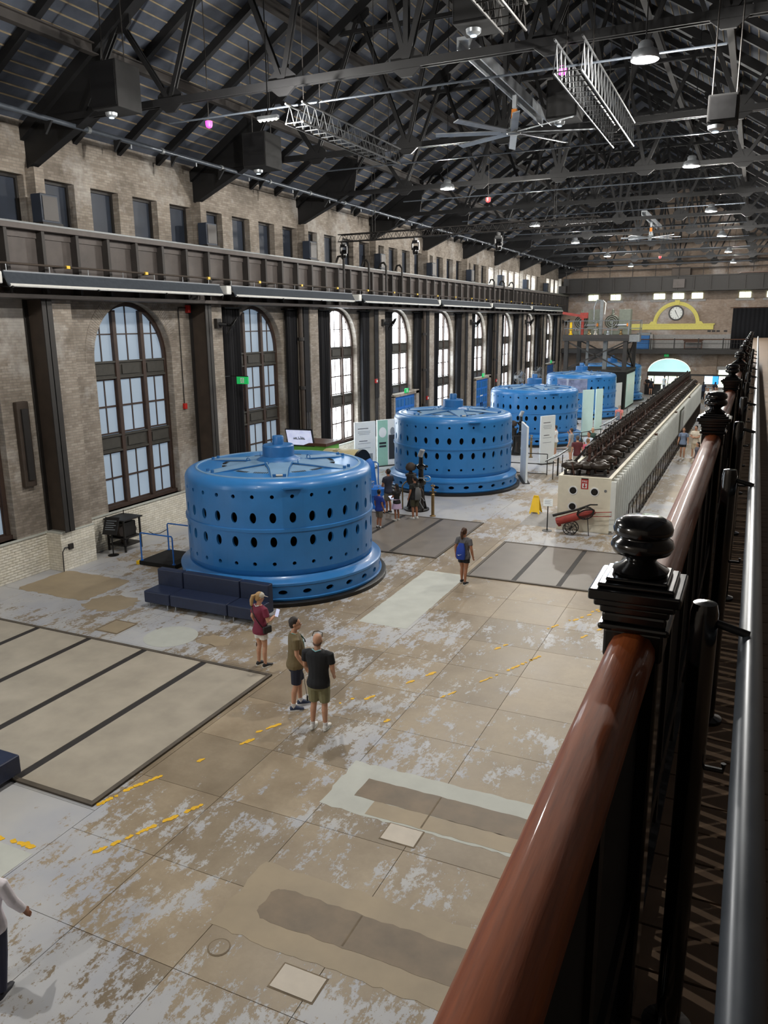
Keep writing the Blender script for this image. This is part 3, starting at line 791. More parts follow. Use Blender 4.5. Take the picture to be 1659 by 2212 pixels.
hung_box(-.9, 16.3, 10.4, .5, .5, .45, 'small black box hung at the right edge of the roof')
def lattice(p, q, label, h=.34, w=.34, mat='galv', ladder=True):
    p = Vector(p); q = Vector(q); t = thing('lattice_truss', label, 'truss', p, 'lattice lighting trusses')
    d = (q-p); L = d.length; d.normalize(); s = d.cross(Vector((0, 0, 1))).normalized(); u = Vector((0, 0, 1))
    for a in (-1, 1):
        for c in (-1, 1): MB().tube(p+s*a*w/2+u*c*h/2, q+s*a*w/2+u*c*h/2, .024, 6).build('chord_tube', mat, t)
    n = int(L/.36); b = MB(); rg = MB().tube((-w/2, 0, 0), (w/2, 0, 0), .011, 5).mesh('ladder_rung', mat)
    for i in range(n):
        a0 = p+d*L*i/n; a1 = p+d*L*(i+.5)/n; a2 = p+d*L*(i+1)/n
        for a in (-1, 1):
            b.tube(a0+s*a*w/2-u*h/2, a1+s*a*w/2+u*h/2, .011, 5); b.tube(a1+s*a*w/2+u*h/2, a2+s*a*w/2-u*h/2, .011, 5)
        inst('ladder_rung', rg, a0-u*h/2, t, (0, 0, math.atan2(s.y, s.x)))
    tag(b.build('lacing', mat, t), kind='stuff')
    for f in (.15, .85):
        c = p+d*L*f
        for a in (-1, 1): MB().tube(c+s*a*w/2+u*h/2, c+s*a*w/2+u*(rz(c.x)-c.z), .010, 5).build('hanging_wire', 'steel_dark', t)
    return t
lattice((-3.55, 15.6, 11.7), (-3.6, 22.6, 11.7), 'bright metal lattice truss running down the hall beside the pendant', .55, .5, 'lattice_grey')
lattice((-9.6, 16.1, 11.5), (-9.6, 21.4, 11.5), 'lattice truss with ladder rungs behind the bright strip lamp', .4, .42, 'lattice_grey')
lattice((-17.4, 32.8, 10.75), (-6.0, 32.8, 10.85), 'long dark lattice truss spanning the hall with stage lights', .3, .3, 'steel_dark')
lattice((-4.2, 9.6, 12.0), (-4.2, 14.4, 12.0), 'lattice truss in the dark roof above the frame', .4, .4, 'steel_dark')
def stage_light(x, y, z, label):
    t = thing('stage_light', label, 'stage light', (x, y, z), 'moving head stage lights')
    MB().box(x-.12, x+.12, y-.1, y+.1, z+.34, z+.44).build('light_base', 'black', t)
    b = MB().prism([(x-.17, z+.05), (x-.13, z+.05), (x-.13, z+.32), (x+.13, z+.32), (x+.13, z+.05), (x+.17, z+.05), (x+.17, z+.36), (x-.17, z+.36)], 'y', y-.05, y+.05)
    b.build('light_yoke', 'black', t)
    MB().lathe((x, y, z-.15), [(.0, 0), (.11, .01), (.13, .1), (.13, .28), (.08, .36), (0, .36)], 16).build('light_head', 'black_gloss', t, smooth=40)
    MB().box(x-.03, x+.03, y-.17, y+.17, z+.44, z+.57).build('hook_clamp', 'steel_dark', t)
for x, n in ((-17.2, 'left end'), (-13.7, 'middle'), (-10.0, 'right part')): stage_light(x, 32.8, 10.05, 'black moving head light under the %s of the long truss' % n)
def strip_lamp(x, y, z, label):
    t = thing('strip_lamp', label, 'lamp', (x, y, z))
    MB().box(x-.25, x+.25, y-.05, y+.05, z, z+.07).build('lamp_body', 'galv', t)
    for i in range(5): MB().ball((x-.2+i*.1, y, z-.015), .035, .035, .02, 8, 6).build('lamp_bulb', 'lamp_on', t)
    ld = bpy.data.lights.new('lamp_light', 'POINT'); ld.shadow_soft_size = .06; ld.energy = LAMP_P; ld.color = (1.0, .965, .90)
    lo = bpy.data.objects.new('lamp_light', ld); COL.objects.link(lo); lo.location = (x, y, z-.12); attach(lo, t)
    MB().tube((x, y, z+.07), (x, y, rz(x)), .012, 6).build('lamp_cable', 'black', t)
strip_lamp(-9.95, 15.6, 11.3, 'bright row of small bulbs under the left lattice truss')
def dome(x, y, z, mat, label):
    t = thing('signal_lamp', label, 'lamp', (x, y, z), 'small coloured roof lamps')
    MB().lathe((x, y, z), [(0, -.09), (.07, -.06), (.09, 0), (.09, .08), (.0, .09)], 14).build('lamp_globe', mat, t, smooth=40)
    MB().tube((x, y, z+.08), (x, y, rz(x)), .012, 6).build('lamp_stem', 'steel_dark', t)
dome(-9.2, 28.8, 11.3, 'lamp_red', 'small red lamp right of the left pendant')
dome(-4.1, 17.6, 12.0, 'lamp_pink', 'small magenta lamp near the lattice truss')
dome(-13.2, 17.9, 12.0, 'lamp_pink', 'small magenta lamp in the dark left roof')
dome(-6.4, 58, 11.2, 'lamp_red', 'small red lamp near the far end of the roof')
# eave sprinkler pipe along the wall
def eave_pipe():
    t = thing('sprinkler_pipe', 'long grey pipe running under the roof trusses by the wall', 'pipe', (-16.5, 12, 12.05))
    MB().tube((-16.5, YN+1, 12.05), (-16.5, YB-.1, 12.05), .065, 10).build('pipe_run', 'grey_pipe', t, smooth=40)
    hm = MB().tube((0, 0, 0), (0, 0, -.12), .02, 6).mesh('sprinkler_head', 'galv')
    cl = MB().tube((0, -.05, 0), (0, .05, 0), .085, 10).mesh('pipe_coupling', 'grey_steel')
    for k in range(26):
        y = 10+k*2.9; inst('sprinkler_head', hm, (-16.5, y, 12.0), t); inst('pipe_coupling', cl, (-16.5, y+1.3, 12.05), t)
    bk = MB().prism([(0, 0), (.25, 0), (0, -.3)], 'y', -.03, .03).mesh('pipe_bracket', 'roof_steel')
    for k in range(28): inst('pipe_bracket', bk, (-16.6, 11+k*2.38, 12.0), t)
eave_pipe()
# ================================================================== steelwork and fittings along the window wall
def piers():
    n = 0
    for y in PIERS:
        if y < 8 or y > 82: continue
        t = thing('brick_pier', 'brick pier on white painted base, %s along the window wall' % ORD[n], 'pier', (-18.2, y, 0), 'brick piers between the windows')
        MB().box(XW, -17.9, y-.25, y+.5, 1.18, 7.74).build('pier_shaft', 'brick', t)
        MB().box(XW, -17.86, y-.78, y+.52, 0, 1.14).build('pier_base', 'brick_white', t)
        MB().box(XW, -17.84, y-.79, y+.53, 1.14, 1.18).build('pier_ledge', 'concrete_pale', t)
        MB().box(XW, -18.1, y-.12, y+.2, 9.66, 11.22).build('pier_cap', 'brick', t)
        c = thing('steel_column', 'dark riveted steel column, %s along the window wall' % ORD[n], 'column', (-18.1, y-.55, 1.18), 'steel columns carrying the crane girder')
        xf = -17.7 if y < 29 else -17.93
        MB().box(-18.4, xf, y-.565, y-.535, 1.18, 7.74).build('column_web', 'column_lit' if n > 2 else 'steel_brown', c)
        MB().box(xf-.03, xf, y-.71, y-.36, 1.18, 7.74).build('column_flange', 'steel_dark', c)
        MB().box(-18.43, -18.40, y-.71, y-.36, 1.18, 7.74).build('column_flange', 'steel_dark', c)
        if y > 29:
            h = thing('hanging_banner', 'narrow black cloth strip hung on the steel column, %s along' % ORD[n], 'banner', (-17.92, y-.54, 3.2), 'black cloth strips on the columns')
            MB().box(-17.925, -17.91, y-.74, y-.32, 3.2, 7.72).build('banner_cloth', 'curtain', h); MB().box(-17.93, -17.89, y-.76, y-.30, 7.70, 7.74).build('banner_batten', 'black', h)
        # speaker / junction box above the girder
        if y > 78: continue
        j = thing('junction_box', 'grey steel box on the wall above the girder, %s along' % ORD[n], 'box', (-18.1, y, 9.7), 'grey boxes above the crane girder')
        MB().box(-18.09, -17.72, y-.35, y+.25, 9.76, 10.5).build('box_body', 'shutter', j, bevel=.02)
        MB().box(-17.72, -17.70, y-.30, y+.20, 9.82, 10.44).build('box_door', 'plastic_box', j)
        MB().box(-18.09, -17.66, y-.4, y+.3, 9.70, 9.76).build('box_shelf', 'steel_dark', j)
        n += 1
piers()
def girder():
    y0, y1 = 5.0, 81.6
    t = thing('crane_girder', 'long riveted plate girder running along the window wall', 'girder', (-17.75, y0, 7.75))
    MB().box(-17.74, -17.70, y0, y1, 7.85, 9.5).build('girder_web', 'girder', t)
    for z0, z1 in ((7.75, 7.86), (9.48, 9.62)): MB().box(-18.02, -17.42, y0, y1, z0, z1).build('girder_flange', 'girder', t, bevel=.01)
    for z0, z1 in ((7.86, 8.02), (9.30, 9.48)): MB().box(-17.70, -17.66, y0, y1, z0, z1).build('flange_angle', 'girder', t)
    MB().box(-17.78, -17.66, y0, y1, 9.62, 9.70).build('crane_rail', 'grey_steel', t)
    st = MB().box(0, .24, -.05, .05, 7.86, 9.48).mesh('stiffener', 'girder_dark')
    k = 0; y = y0+.4
    while y < y1: inst('stiffener', st, (-17.70, y, 0), t); y += 1.19; k += 1
girder()
def troughs():
    for i, (a, e) in enumerate(((14.3, 23.1), (23.8, 33.1), (34.1, 43.9), (44.5, 53.9), (54.7, 64.8), (65.7, 76.4))):
        t = thing('strip_heater', 'long silver trough fixture under the girder, %s along' % ORD[i], 'light fixture', (-17.1, a, 8.0), 'silver trough fixtures')
        P = [(-17.36, 8.30), (-17.30, 8.36), (-16.98, 8.36), (-16.80, 8.02), (-16.84, 8.0), (-17.0, 8.32), (-17.29, 8.32), (-17.33, 8.27)]
        MB().prism(P, 'y', a, e).build('reflector_hood', 'grey_pipe', t); MB().tube((-16.975, a+.02, 8.365), (-16.975, e-.02, 8.365), .022, 6).build('edge_highlight', 'reflector', t)  # bright strip added as the highlight along the hood edge
        MB().tube((-16.84, a+.05, 8.03), (-16.84, e-.05, 8.03), .045, 8).build('lamp_tube', 'white_metal', t, smooth=40)
        MB().tube((-17.1, a+.05, 8.24), (-17.1, e-.05, 8.24), .035, 8).build('lamp_tube', 'reflector', t, smooth=40); MB().box(-16.915, -16.905, a+.3, e-.3, 8.17, 8.20).build('edge_highlight', 'reflector', t)
        m = MB().bar((-17.36, 0, 8.30), (-16.78, 0, 7.98), .05, .03).bar((-17.36, 0, 8.30), (-17.36, 0, 8.02), .05, .03).bar((-17.36, 0, 8.02), (-16.78, 0, 7.98), .05, .03).mesh('trough_bracket', 'black')
        n = 3
        for k in range(n+1): inst('trough_bracket', m, (0, a+.1+(e-a-.2)*k/n, 0), t)
        r = MB().tube((0, 0, 8.36), (0, 0, 8.56), .012, 5).mesh('hanger_rod', 'galv')
        for k in range(2*n+1): inst('hanger_rod', r, (-17.2, a+.3+(e-a-.6)*k/(2*n), 0), t)
        MB().box(-17.4, -16.95, a-.32, a-.04, 8.06, 8.36).build('burner_box', 'white_metal', t, bevel=.03)
        MB().tube((-17.42, a-.18, 8.2), (-17.66, a-.18, 8.2), .04, 8).build('supply_pipe', 'grey_pipe', t)
    t = thing('conduit', 'thin conduit with yellow tags above the silver troughs', 'pipe', (-17.2, 12, 8.58))
    MB().tube((-17.2, 9, 8.58), (-17.2, 79, 8.58), .03, 8).build('conduit_run', 'steel_brown', t)
    yt = MB().box(-.04, .04, -.06, .06, -.04, .04).mesh('yellow_tag', 'yellow'); cb = MB().box(-.5, 0, -.03, .03, -.02, .02).mesh('conduit_bracket', 'steel_dark')
    for k in range(20): inst('yellow_tag', yt, (-17.2, 16.6+k*3.1, 8.58), t)
    for k in range(18): inst('conduit_bracket', cb, (-17.2, 13+k*3.57, 8.58), t)
troughs()
def hook_pipes():
    for i, y in enumerate((33.0, 35.6, 37.6, 39.6, 56.0, 58.5, 61)):
        t = MB().path([(-17.7, y, 9.75), (-17.6, y, 10.0), (-17.45, y, 10.02), (-17.32, y, 9.85), (-17.32, y, 8.62)], .055, 8).build('drop_pipe', 'steel_dark', None, smooth=50)
        tag(t, 'bent drop pipe hooked over the girder, %s from the left' % ORD[i], 'pipe', 'bent drop pipes')
hook_pipes()
def rainpipes():
    n = 0
    for k, y in enumerate(PIERS):
        if k % 2 == 0 or y < 20 or y > 80: continue
        t = thing('downpipe', 'thick dark iron pipe beside the column, %s along the wall' % ORD[n], 'pipe', (-17.98, y-.92, 0), 'iron downpipes')
        MB().path([(-17.98, y-.92, 1.1), (-17.98, y-.92, 7.3), (-17.98, y-.92, 7.74)], .10, 12).build('pipe_run', 'steel_brown', t, smooth=50)
        cm = MB().tube((0, 0, -.07), (0, 0, .07), .14, 12).mesh('pipe_collar', 'steel_dark')
        for z in (2.2, 4.3, 6.4): inst('pipe_collar', cm, (-17.98, y-.92, z), t)
        n += 1
rainpipes()
def curtains():
    n = 0
    for k, c in enumerate(WINC[3:]):
        for side, (a, e) in (('near', (c-2.5, c-1.5)), ('far', (c+1.92, c+2.74))):
            m = MB(); nn = 44; vs = []; fs = []; rnd = random.Random(k*2+(side == 'far'))
            ph = rnd.random()*6; zs = (7.62, 5, 2.5, .25)
            for j, z in enumerate(zs):
                for i in range(nn+1):
                    u = i/nn; y = a+(e-a)*(u*(1+.10*j/3)-.05*j/3)
                    x = XW+.20+.10*math.sin(u*2*math.pi*7+ph)*(.6+.4*math.sin(u*9+j))
                    vs.append((x, y, z))
            w_ = nn+1
            for j in range(len(zs)-1):
                for i in range(nn): fs.append((j*w_+i, j*w_+i+1, (j+1)*w_+i+1, (j+1)*w_+i))
            m.add(vs, fs); lab = 'black pleated curtain on the %s side of arched window %s from the left' % (side, ORD[k+2])
            t = thing('curtain', lab, 'curtain', (XW+.2, (a+e)/2, .25), 'black window curtains')
            o = m.build('curtain_cloth', 'curtain', t, smooth=70); s = o.modifiers.new('solid', 'SOLIDIFY'); s.thickness = .012
            MB().box(XW, XW+.32, a-.05, e+.05, 7.62, 7.68).build('curtain_track', 'black', t)
curtains()
def wall_fan(y, i):
    x, z = -17.55, 7.05; t = thing('wall_fan', 'caged fan on a bracket at the pier, %s from the left' % ORD[i], 'fan', (-17.9, y+.15, z), 'wall mounted fans')
    MB().box(-17.9, -17.76, y+.02, y+.28, z-.14, z+.2).build('fan_bracket', 'steel_dark', t)
    MB().tube((-17.78, y+.15, z), (x, y+.3, z-.02), .07, 10).build('fan_motor', 'black', t)
    c = Vector((x+.05, y+.55, z-.05)); d = Vector((.65, .5, -.55)).normalized(); u = d.cross(Vector((0, 0, 1))).normalized(); v = d.cross(u)
    pts = [c+u*.36*math.cos(2*math.pi*q/24)+v*.36*math.sin(2*math.pi*q/24) for q in range(25)]
    b = MB().path(pts, .018, 6)
    MB().tube((x, y+.3, z-.02), c, .05, 8).build('fan_neck', 'black', t)
    for s in (-.05, .05):
        for q in range(12):
            a = math.pi*q/12; p = u*math.cos(a)+v*math.sin(a); b.tube(c+p*.36, c+d*s*1.4, .006, 4); b.tube(c-p*.36, c+d*s*1.4, .006, 4)
    b.build('fan_cage', 'black', t)
    for q in range(4):
        a = math.pi*q/2+.4; p = u*math.cos(a)+v*math.sin(a); w_ = d.cross(p)
        MB().obox(c+p*.18, p*.14, w_*.08+d*.03, d*.006).build('fan_blade', 'steel_dark', t)
i = 0
for k, y in enumerate(PIERS):
    if y > 12 and k % 2 == 0: wall_fan(y, i); i += 1
def pedestal_fan(x, y, label):
    t = thing('pedestal_fan', label, 'fan', (x, y, 0), 'tall pedestal fans'); z = 2.75
    MB().lathe((x, y, 0), [(.36, 0), (.36, .03), (.06, .07), (.035, .1), (.035, 2.5), (0, 2.5)], 18).build('fan_stand', 'black', t, smooth=40)
    MB().tube((x, y, 2.5), (x, y, z), .04, 8).build('fan_neck', 'black', t)
    c = Vector((x+.1, y-.12, z)); d = Vector((.6, -.75, -.1)).normalized(); u = d.cross(Vector((0, 0, 1))).normalized(); v = d.cross(u)
    b = MB()
    for rr in (.2, .36, .5): b.path([c+u*rr*math.cos(2*math.pi*q/24)+v*rr*math.sin(2*math.pi*q/24)+d*(.12 if rr < .5 else 0) for q in range(25)], .010, 5)
    for q in range(14):
        a = 2*math.pi*q/14; p = u*math.cos(a)+v*math.sin(a); b.tube(c+p*.5, c+d*.14, .006, 4); b.tube(c+p*.5, c-d*.14, .006, 4)
    b.build('fan_cage', 'grey_steel', t)
    for q in range(3):
        a = 2*math.pi*q/3; p = u*math.cos(a)+v*math.sin(a); w_ = d.cross(p)
        MB().obox(c+p*.24, p*.2, w_*.12+d*.04, d*.008).build('fan_blade', 'galv', t)
    MB().tube(c-d*.16, c+d*.1, .09, 12).build('fan_motor', 'black', t)
pedestal_fan(-17.2, 62.9, 'tall pedestal fan by the wall behind the third generator')
pedestal_fan(-17.3, 69.2, 'tall pedestal fan by the wall behind the fourth generator')
def blue_doors():
    for i, c in enumerate((WINC[5], WINC[7], WINC[10])):
        d = thing('door_%d' % (i+2), 'blue panelled double door under arched window, %s from the left' % ORD[i], None, (XW, c, 0)); d['kind'] = 'structure'
        b = MB(); b.box(XW, -18.02, c-1.72, c-1.5, 0, 3.05); b.box(XW, -18.02, c+1.5, c+1.95, 0, 3.2); b.box(XW, -18.02, c-1.72, c+1.95, 3.0, 3.15)
        b.build('door_surround', 'brick', d)
        for s in (0, 1):
            y0 = c-1.5+s*1.5; lf = MB().box(XW+.02, -18.14, y0+.01, y0+1.49, .02, 2.98).build('door_leaf', 'blue_door', d)
            pm = MB().box(0, .03, 0, .36, 0, .42).mesh('door_panel', 'blue_dark') if i == 0 and s == 0 else bpy.data.meshes['door_panel']
            for r in range(5):
                for q in range(3): inst('door_panel', pm, (-18.145, y0+.12+q*.45, .16+r*.56), lf)
            MB().box(-18.14, -18.08, y0+(1.3 if s == 0 else .14), y0+(1.36 if s == 0 else .2), 1.0, 1.3).build('door_handle', 'black', lf)
        MB().box(-18.12, -18.11, c-.3, c+.3, 1.75, 1.83).build('door_notice', 'white_paint', d)
        e = thing('exit_sign', 'small green exit sign above blue door, %s from the left' % ORD[i], 'sign', (-18.0, c, 3.16), 'green exit signs')
        MB().box(-18.04, -17.96, c-.22, c+.22, 3.15, 3.40).build('sign_box', 'exit_green', e)
        MB().box(-17.96, -17.955, c-.05, c+.05, 3.19, 3.36).build('sign_figure', 'white_paint', e)
blue_doors()
def exit_sign():
    x0, y, z = -17.62, 24.75, 4.86
    e = thing('exit_sign', 'green running man exit sign on bracket by the first curtain', 'sign', (x0, y, z), 'green exit signs')
    MB().box(x0, x0+.5, y-.03, y+.03, z, z+.27).build('sign_box', 'exit_green', e)
    MB().box(x0+.17, x0+.33, y-.036, y-.03, z+.04, z+.23).build('sign_panel', 'white_paint', e)
    m = MB(); f = y-.042
    m.tube((x0+.265, f, z+.205), (x0+.265, f+.004, z+.205), .018, 8)
    for a, c in (((.255, .18), (.24, .12)), ((.24, .12), (.285, .09)), ((.285, .09), (.27, .05)), ((.24, .12), (.205, .085)), ((.205, .085), (.18, .09)), ((.25, .17), (.30, .145)), ((.25, .17), (.205, .15))):
        m.bar((x0+a[0], f, z+a[1]), (x0+c[0], f, z+c[1]), .016, .004, (0, 1, 0))
    tag(m.build('sign_figure', 'exit_green', e), kind='stuff')
    MB().box(-17.93, x0+.5, y-.012, y+.012, z+.27, z+.30).build('sign_arm', 'black', e); MB().box(-17.93, -17.90, 24.38, y+.012, z+.27, z+.30).build('sign_arm', 'black', e)
exit_sign()
def alarms():
    a = thing('fire_alarm', 'red alarm horn with thin conduit right of the nearest window', 'alarm', (XW, 22.75, 3.3))
    MB().box(XW, XW+.16, 23.0, 23.14, 7.45, 7.72).build('alarm_horn', 'red', a, bevel=.02)
    MB().path([(XW+.03, 23.0, 7.62), (XW+.03, 22.62, 7.62), (XW+.03, 22.6, 7.55), (XW+.03, 22.6, 4.3)], .016, 6).build('conduit_run', 'black', a)
    MB().box(XW, XW+.10, 22.53, 22.67, 4.1, 4.3).build('pull_station', 'red', a, bevel=.01)
    for i, (y, z) in enumerate(((37.4, 4.0), (44.6, 2.5), (58.8, 2.6))):
        b = thing('alarm_bell', 'small red alarm box on the wall, %s beyond the second generator' % ORD[i], 'alarm', (XW, y, z), 'red wall alarms')
        MB().box(-17.9, -17.8, y-.1, y+.1, z, z+.22).build('alarm_body', 'red', b, bevel=.02); MB().box(-17.8, -17.79, y-.06, y+.06, z+.05, z+.16).build('alarm_plate', 'white_paint', b)
    s = thing('wall_bracket', 'dark iron wall hook panel beside the nearest column', 'bracket', (-18.3, 15.5, 2.5))
    MB().box(XW, XW+.16, 15.35, 15.75, 2.6, 5.0).build('bracket_plate', 'steel_brown', s, bevel=.03)
    MB().box(XW+.16, XW+.22, 15.45, 15.65, 2.8, 4.8).build('bracket_rib', 'steel_dark', s)
    s = thing('wall_outlet', 'small dark outlet box on the white pier base', 'outlet', (-17.86, 16.35, .5))
    MB().box(-17.86, -17.80, 16.2, 16.36, .62, .78).build('outlet_box', 'steel_dark', s)
    MB().path([(-17.83, 16.2, .7), (-17.82, 16.05, .72), (-17.82, 15.95, .6), (-17.82, 15.93, .02)], .015, 6).build('outlet_cable', 'black', s)
alarms()
# ================================================================== the five generators
def holed_drum(b, c, Rr, rows, z0, z1, n, seg=12, depth=.07):
    """cylindrical shell with a row of oval holes at each (z, halfwidth, halfheight); pieces between the holes are exact cells"""
    def P(a, z, r=Rr): return (c[0]+r*math.cos(a), c[1]+r*math.sin(a), c[2]+z)
    rows = sorted(rows); da = 2*math.pi/n
    bounds = [z0]+[(rows[i][0]+rows[i+1][0])/2 for i in range(len(rows)-1)]+[z1]
    for k, (zc, hw, hh) in enumerate(rows):
        lo, hi = bounds[k], bounds[k+1]
        for j in range(n):
            ac = (j+.5)*da; m = 24; inner = []; outer = []
            for i in range(m):
                t = 2*math.pi*i/m
                inner.append((ac+hw/Rr*math.cos(t), zc+hh*math.sin(t)))
                # square cell boundary point in the same direction
                cx, sy = math.cos(t), math.sin(t); s = 1/max(abs(cx), abs(sy))
                u = cx*s; v = sy*s
                outer.append((ac+u*da/2, (zc+(hi-zc)*v) if v > 0 else (zc+(zc-lo)*v)))
            vs = [P(*p) for p in outer]+[P(*p) for p in inner]+[P(p[0], p[1], Rr-depth) for p in inner]
            fs = [(i, (i+1) % m, m+(i+1) % m, m+i) for i in range(m)]+[(m+i, m+(i+1) % m, 2*m+(i+1) % m, 2*m+i) for i in range(m)]
            b.add(vs, fs)
def make_generator(c):
    t = thing('generator', 'blue generator', 'generator', c, 'row of blue generators')
    x, y, z = c; nh = 32
    MB().lathe(c, [(3.0, 0), (3.0, .10), (2.96, .12), (2.80, .12), (2.80, 0)], 96).build('plinth_ring', 'black', t, smooth=40)
    b = MB(); holed_drum(b, c, 2.82, [(.34, .115, .065)], .20, .50, 28)
    b.lathe(c, [(2.80, .12), (2.86, .13), (2.87, .18), (2.82, .20)], 112); b.lathe(c, [(2.82, .50), (2.85, .52), (2.85, .58), (2.80, .61), (2.68, .63), (2.6, .70)], 112)
    b.build('base_ring', 'blue', t, smooth=40)
    b = MB(); holed_drum(b, c, 2.6, [(1.04, .052, .052), (1.62, .088, .14)], .86, 1.87, nh)
    b.lathe(c, [(2.46, .62), (2.50, .66), (2.57, .74), (2.6, .86)], 128)
    b.build('lower_housing', 'blue', t, smooth=35)
    b = MB().lathe(c, [(2.6, 1.87), (2.635, 1.88), (2.635, 1.96), (2.6, 1.97)], 128); b.build('housing_band', 'blue', t, smooth=35)
    b = MB(); holed_drum(b, c, 2.6, [(2.25, .088, .14), (2.80, .052, .052)], 1.97, 2.95, nh)
    prof = [(2.6, 2.95)]+[(2.36+.24*math.cos(R(a)), 2.95+.26*math.sin(R(a))) for a in range(10, 91, 10)]+[(2.27, 3.215)]
    b.lathe(c, prof, 128); b.build('upper_housing', 'blue', t, smooth=35)
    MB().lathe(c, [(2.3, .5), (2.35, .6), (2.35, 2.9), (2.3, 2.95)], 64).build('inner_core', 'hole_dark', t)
    # deck: slightly conical, raised rim, six tapered arms
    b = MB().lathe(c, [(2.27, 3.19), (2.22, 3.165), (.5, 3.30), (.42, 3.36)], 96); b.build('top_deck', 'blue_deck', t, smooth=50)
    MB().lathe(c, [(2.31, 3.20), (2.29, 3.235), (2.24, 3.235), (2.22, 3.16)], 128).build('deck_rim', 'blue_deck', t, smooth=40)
    a0 = math.atan2(-18.5, 11.9)
    for k in range(6):
        a = a0+k*math.pi/3; d = Vector((math.cos(a), math.sin(a), 0)); n = Vector((-d.y, d.x, 0))
        P = lambda r, w, zz: Vector((x, y, z))+d*r+n*w+Vector((0, 0, zz))
        m = MB(); L = [(.40, .40), (1.2, .27), (2.18, .21)]
        vs = []
        for r, w in L:
            zb = 3.30-(r-.5)*.0785; vs += [P(r, -w, zb-.04), P(r, w, zb-.04), P(r, w*.92, zb+.045), P(r, -w*.92, zb+.045)]
        fs = [(i*4+j, i*4+(j+1) % 4, (i+1)*4+(j+1) % 4, (i+1)*4+j) for i in range(2) for j in range(4)]+[(3, 2, 1, 0), (8, 9, 10, 11)]
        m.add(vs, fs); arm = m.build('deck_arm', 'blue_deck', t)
        for s in (-1, 1):
            e = MB()
            e.bar(P(.42, s*.40, 3.335), P(1.2, s*.275, 3.27), .025, .03); e.bar(P(1.2, s*.275, 3.27), P(2.18, s*.215, 3.195), .025, .03); e.build('arm_edge', 'blue_dark', arm)
            q = P(2.10, s*.13, 3.19); MB().tube(q, q+Vector((0, 0, .10)), .045, 8).build('deck_bolt', 'blue_dark', t)
        # slotted vents in the field between this arm and the next
        for r, da, cnt in ((1.45, .35, 8), (1.45, .72, 8), (1.9, .30, 7), (1.9, .55, 9), (1.9, .78, 7)):
            aa = a+da; dd = Vector((math.cos(aa), math.sin(aa), 0)); nn = Vector((-dd.y, dd.x, 0)); v = MB(); zz = 3.30-(r-.5)*.0785
            for i in range(cnt):
                o = (i-(cnt-1)/2)*.05; ln = .13*math.sqrt(max(.15, 1-(o/.3)**2))
                v.obox(Vector((x, y, z+zz-.003))+dd*r+nn*o, dd*ln, nn*.011, (0, 0, .004))
            tag(v.build('vent_slots', 'hole_dark', t), kind='stuff')
        q = P(.62, .52, 3.29); MB().path([q+Vector((0, 0, 0)), q+Vector((0, 0, .09)), q+d*.05+Vector((0, 0, .13)), q+d*.10+Vector((0, 0, .09)), q+d*.10], .014, 6).build('lifting_eye', 'blue_dark', t)
    MB().lathe(c, [(.66, 3.26), (.62, 3.34), (.48, 3.42), (.44, 3.44), (.44, 3.72), (.41, 3.755), (0, 3.76)], 40).build('hub', 'blue_dark', t, smooth=35)
    MB().lathe(c, [(.16, 3.75), (.16, 3.97), (.145, 3.995), (0, 4.0)], 24).build('hub_cap', 'blue_dark', t, smooth=35)
    ap = a0+.12; d = Vector((math.cos(ap), math.sin(ap), 0)); n = Vector((-d.y, d.x, 0)); q = Vector((x, y, z+3.02))+d*2.6
    m = MB(); m.obox(q+d*.07, d*.07, n*.26, (0, 0, .012)); m.obox(q+d*.14+Vector((0, 0, .02)), d*.008, n*.26, (0, 0, .02)); m.build('step_plate', 'blue', t)
    q = Vector((x, y, z+3.225))+Vector((math.cos(a0), math.sin(a0), 0))*2.05; d = Vector((math.cos(a0), math.sin(a0), 0)); n = Vector((-d.y, d.x, 0))
    MB().obox(q+Vector((0, 0, .03)), d*.05, n*.09, (0, 0, .01)).build('name_plate', 'hatch_pale', t)
    return t
GX, GY = -11.9, 18.5
g0 = make_generator((GX, GY, 0))
GL = ['nearest huge blue generator drum behind the navy sofa', 'second blue generator drum, behind the black governor machine', 'third blue generator drum, with visitors standing in front',
      'fourth blue generator drum, with a glass cutaway in its side', 'farthest blue generator drum, half hidden behind the black stage']
g0['label'] = GL[0]
GENS = [g0]+[copy_tree(g0, (0, 14.28*k, 0), 0, GL[k]) for k in range(1, 5)]
def cutaway():
    """glazed opening in the fourth drum"""
    x, y = GX, GY+14.28*3; t = thing('glass_cutaway', 'curved glass panel fixed over the fourth generator', 'glass panel', (x, y, 2.2))
    a0 = math.atan2(-y, -x)-.45; a1 = a0+.62; b = MB(); b2 = MB()
    def strip(m, r, z0, z1, n=12):
        vs = []; fs = []
        for i in range(n+1):
            a = a0-.25+(a1-a0+.25)*i/n
            for q in (r, r+.02):
                for z in (z0, z1): vs.append((x+q*math.cos(a), y+q*math.sin(a), z))
        for i in range(n):
            s = i*4; e = s+4; fs += [(s, e, e+1, s+1), (s+2, s+3, e+3, e+2), (s+1, e+1, e+3, s+3), (s, s+2, e+2, e)]
        fs += [(0, 1, 3, 2), (n*4, n*4+2, n*4+3, n*4+1)]
        m.add(vs, fs)
    strip(b, 2.645, 1.99, 2.9); b.build('glass_sheet', 'glass_violet', t, smooth=40)
    strip(b2, 2.67, 2.9, 2.95); strip(b2, 2.67, 1.95, 1.99); b2.build('glass_frame', 'galv', t)
cutaway()
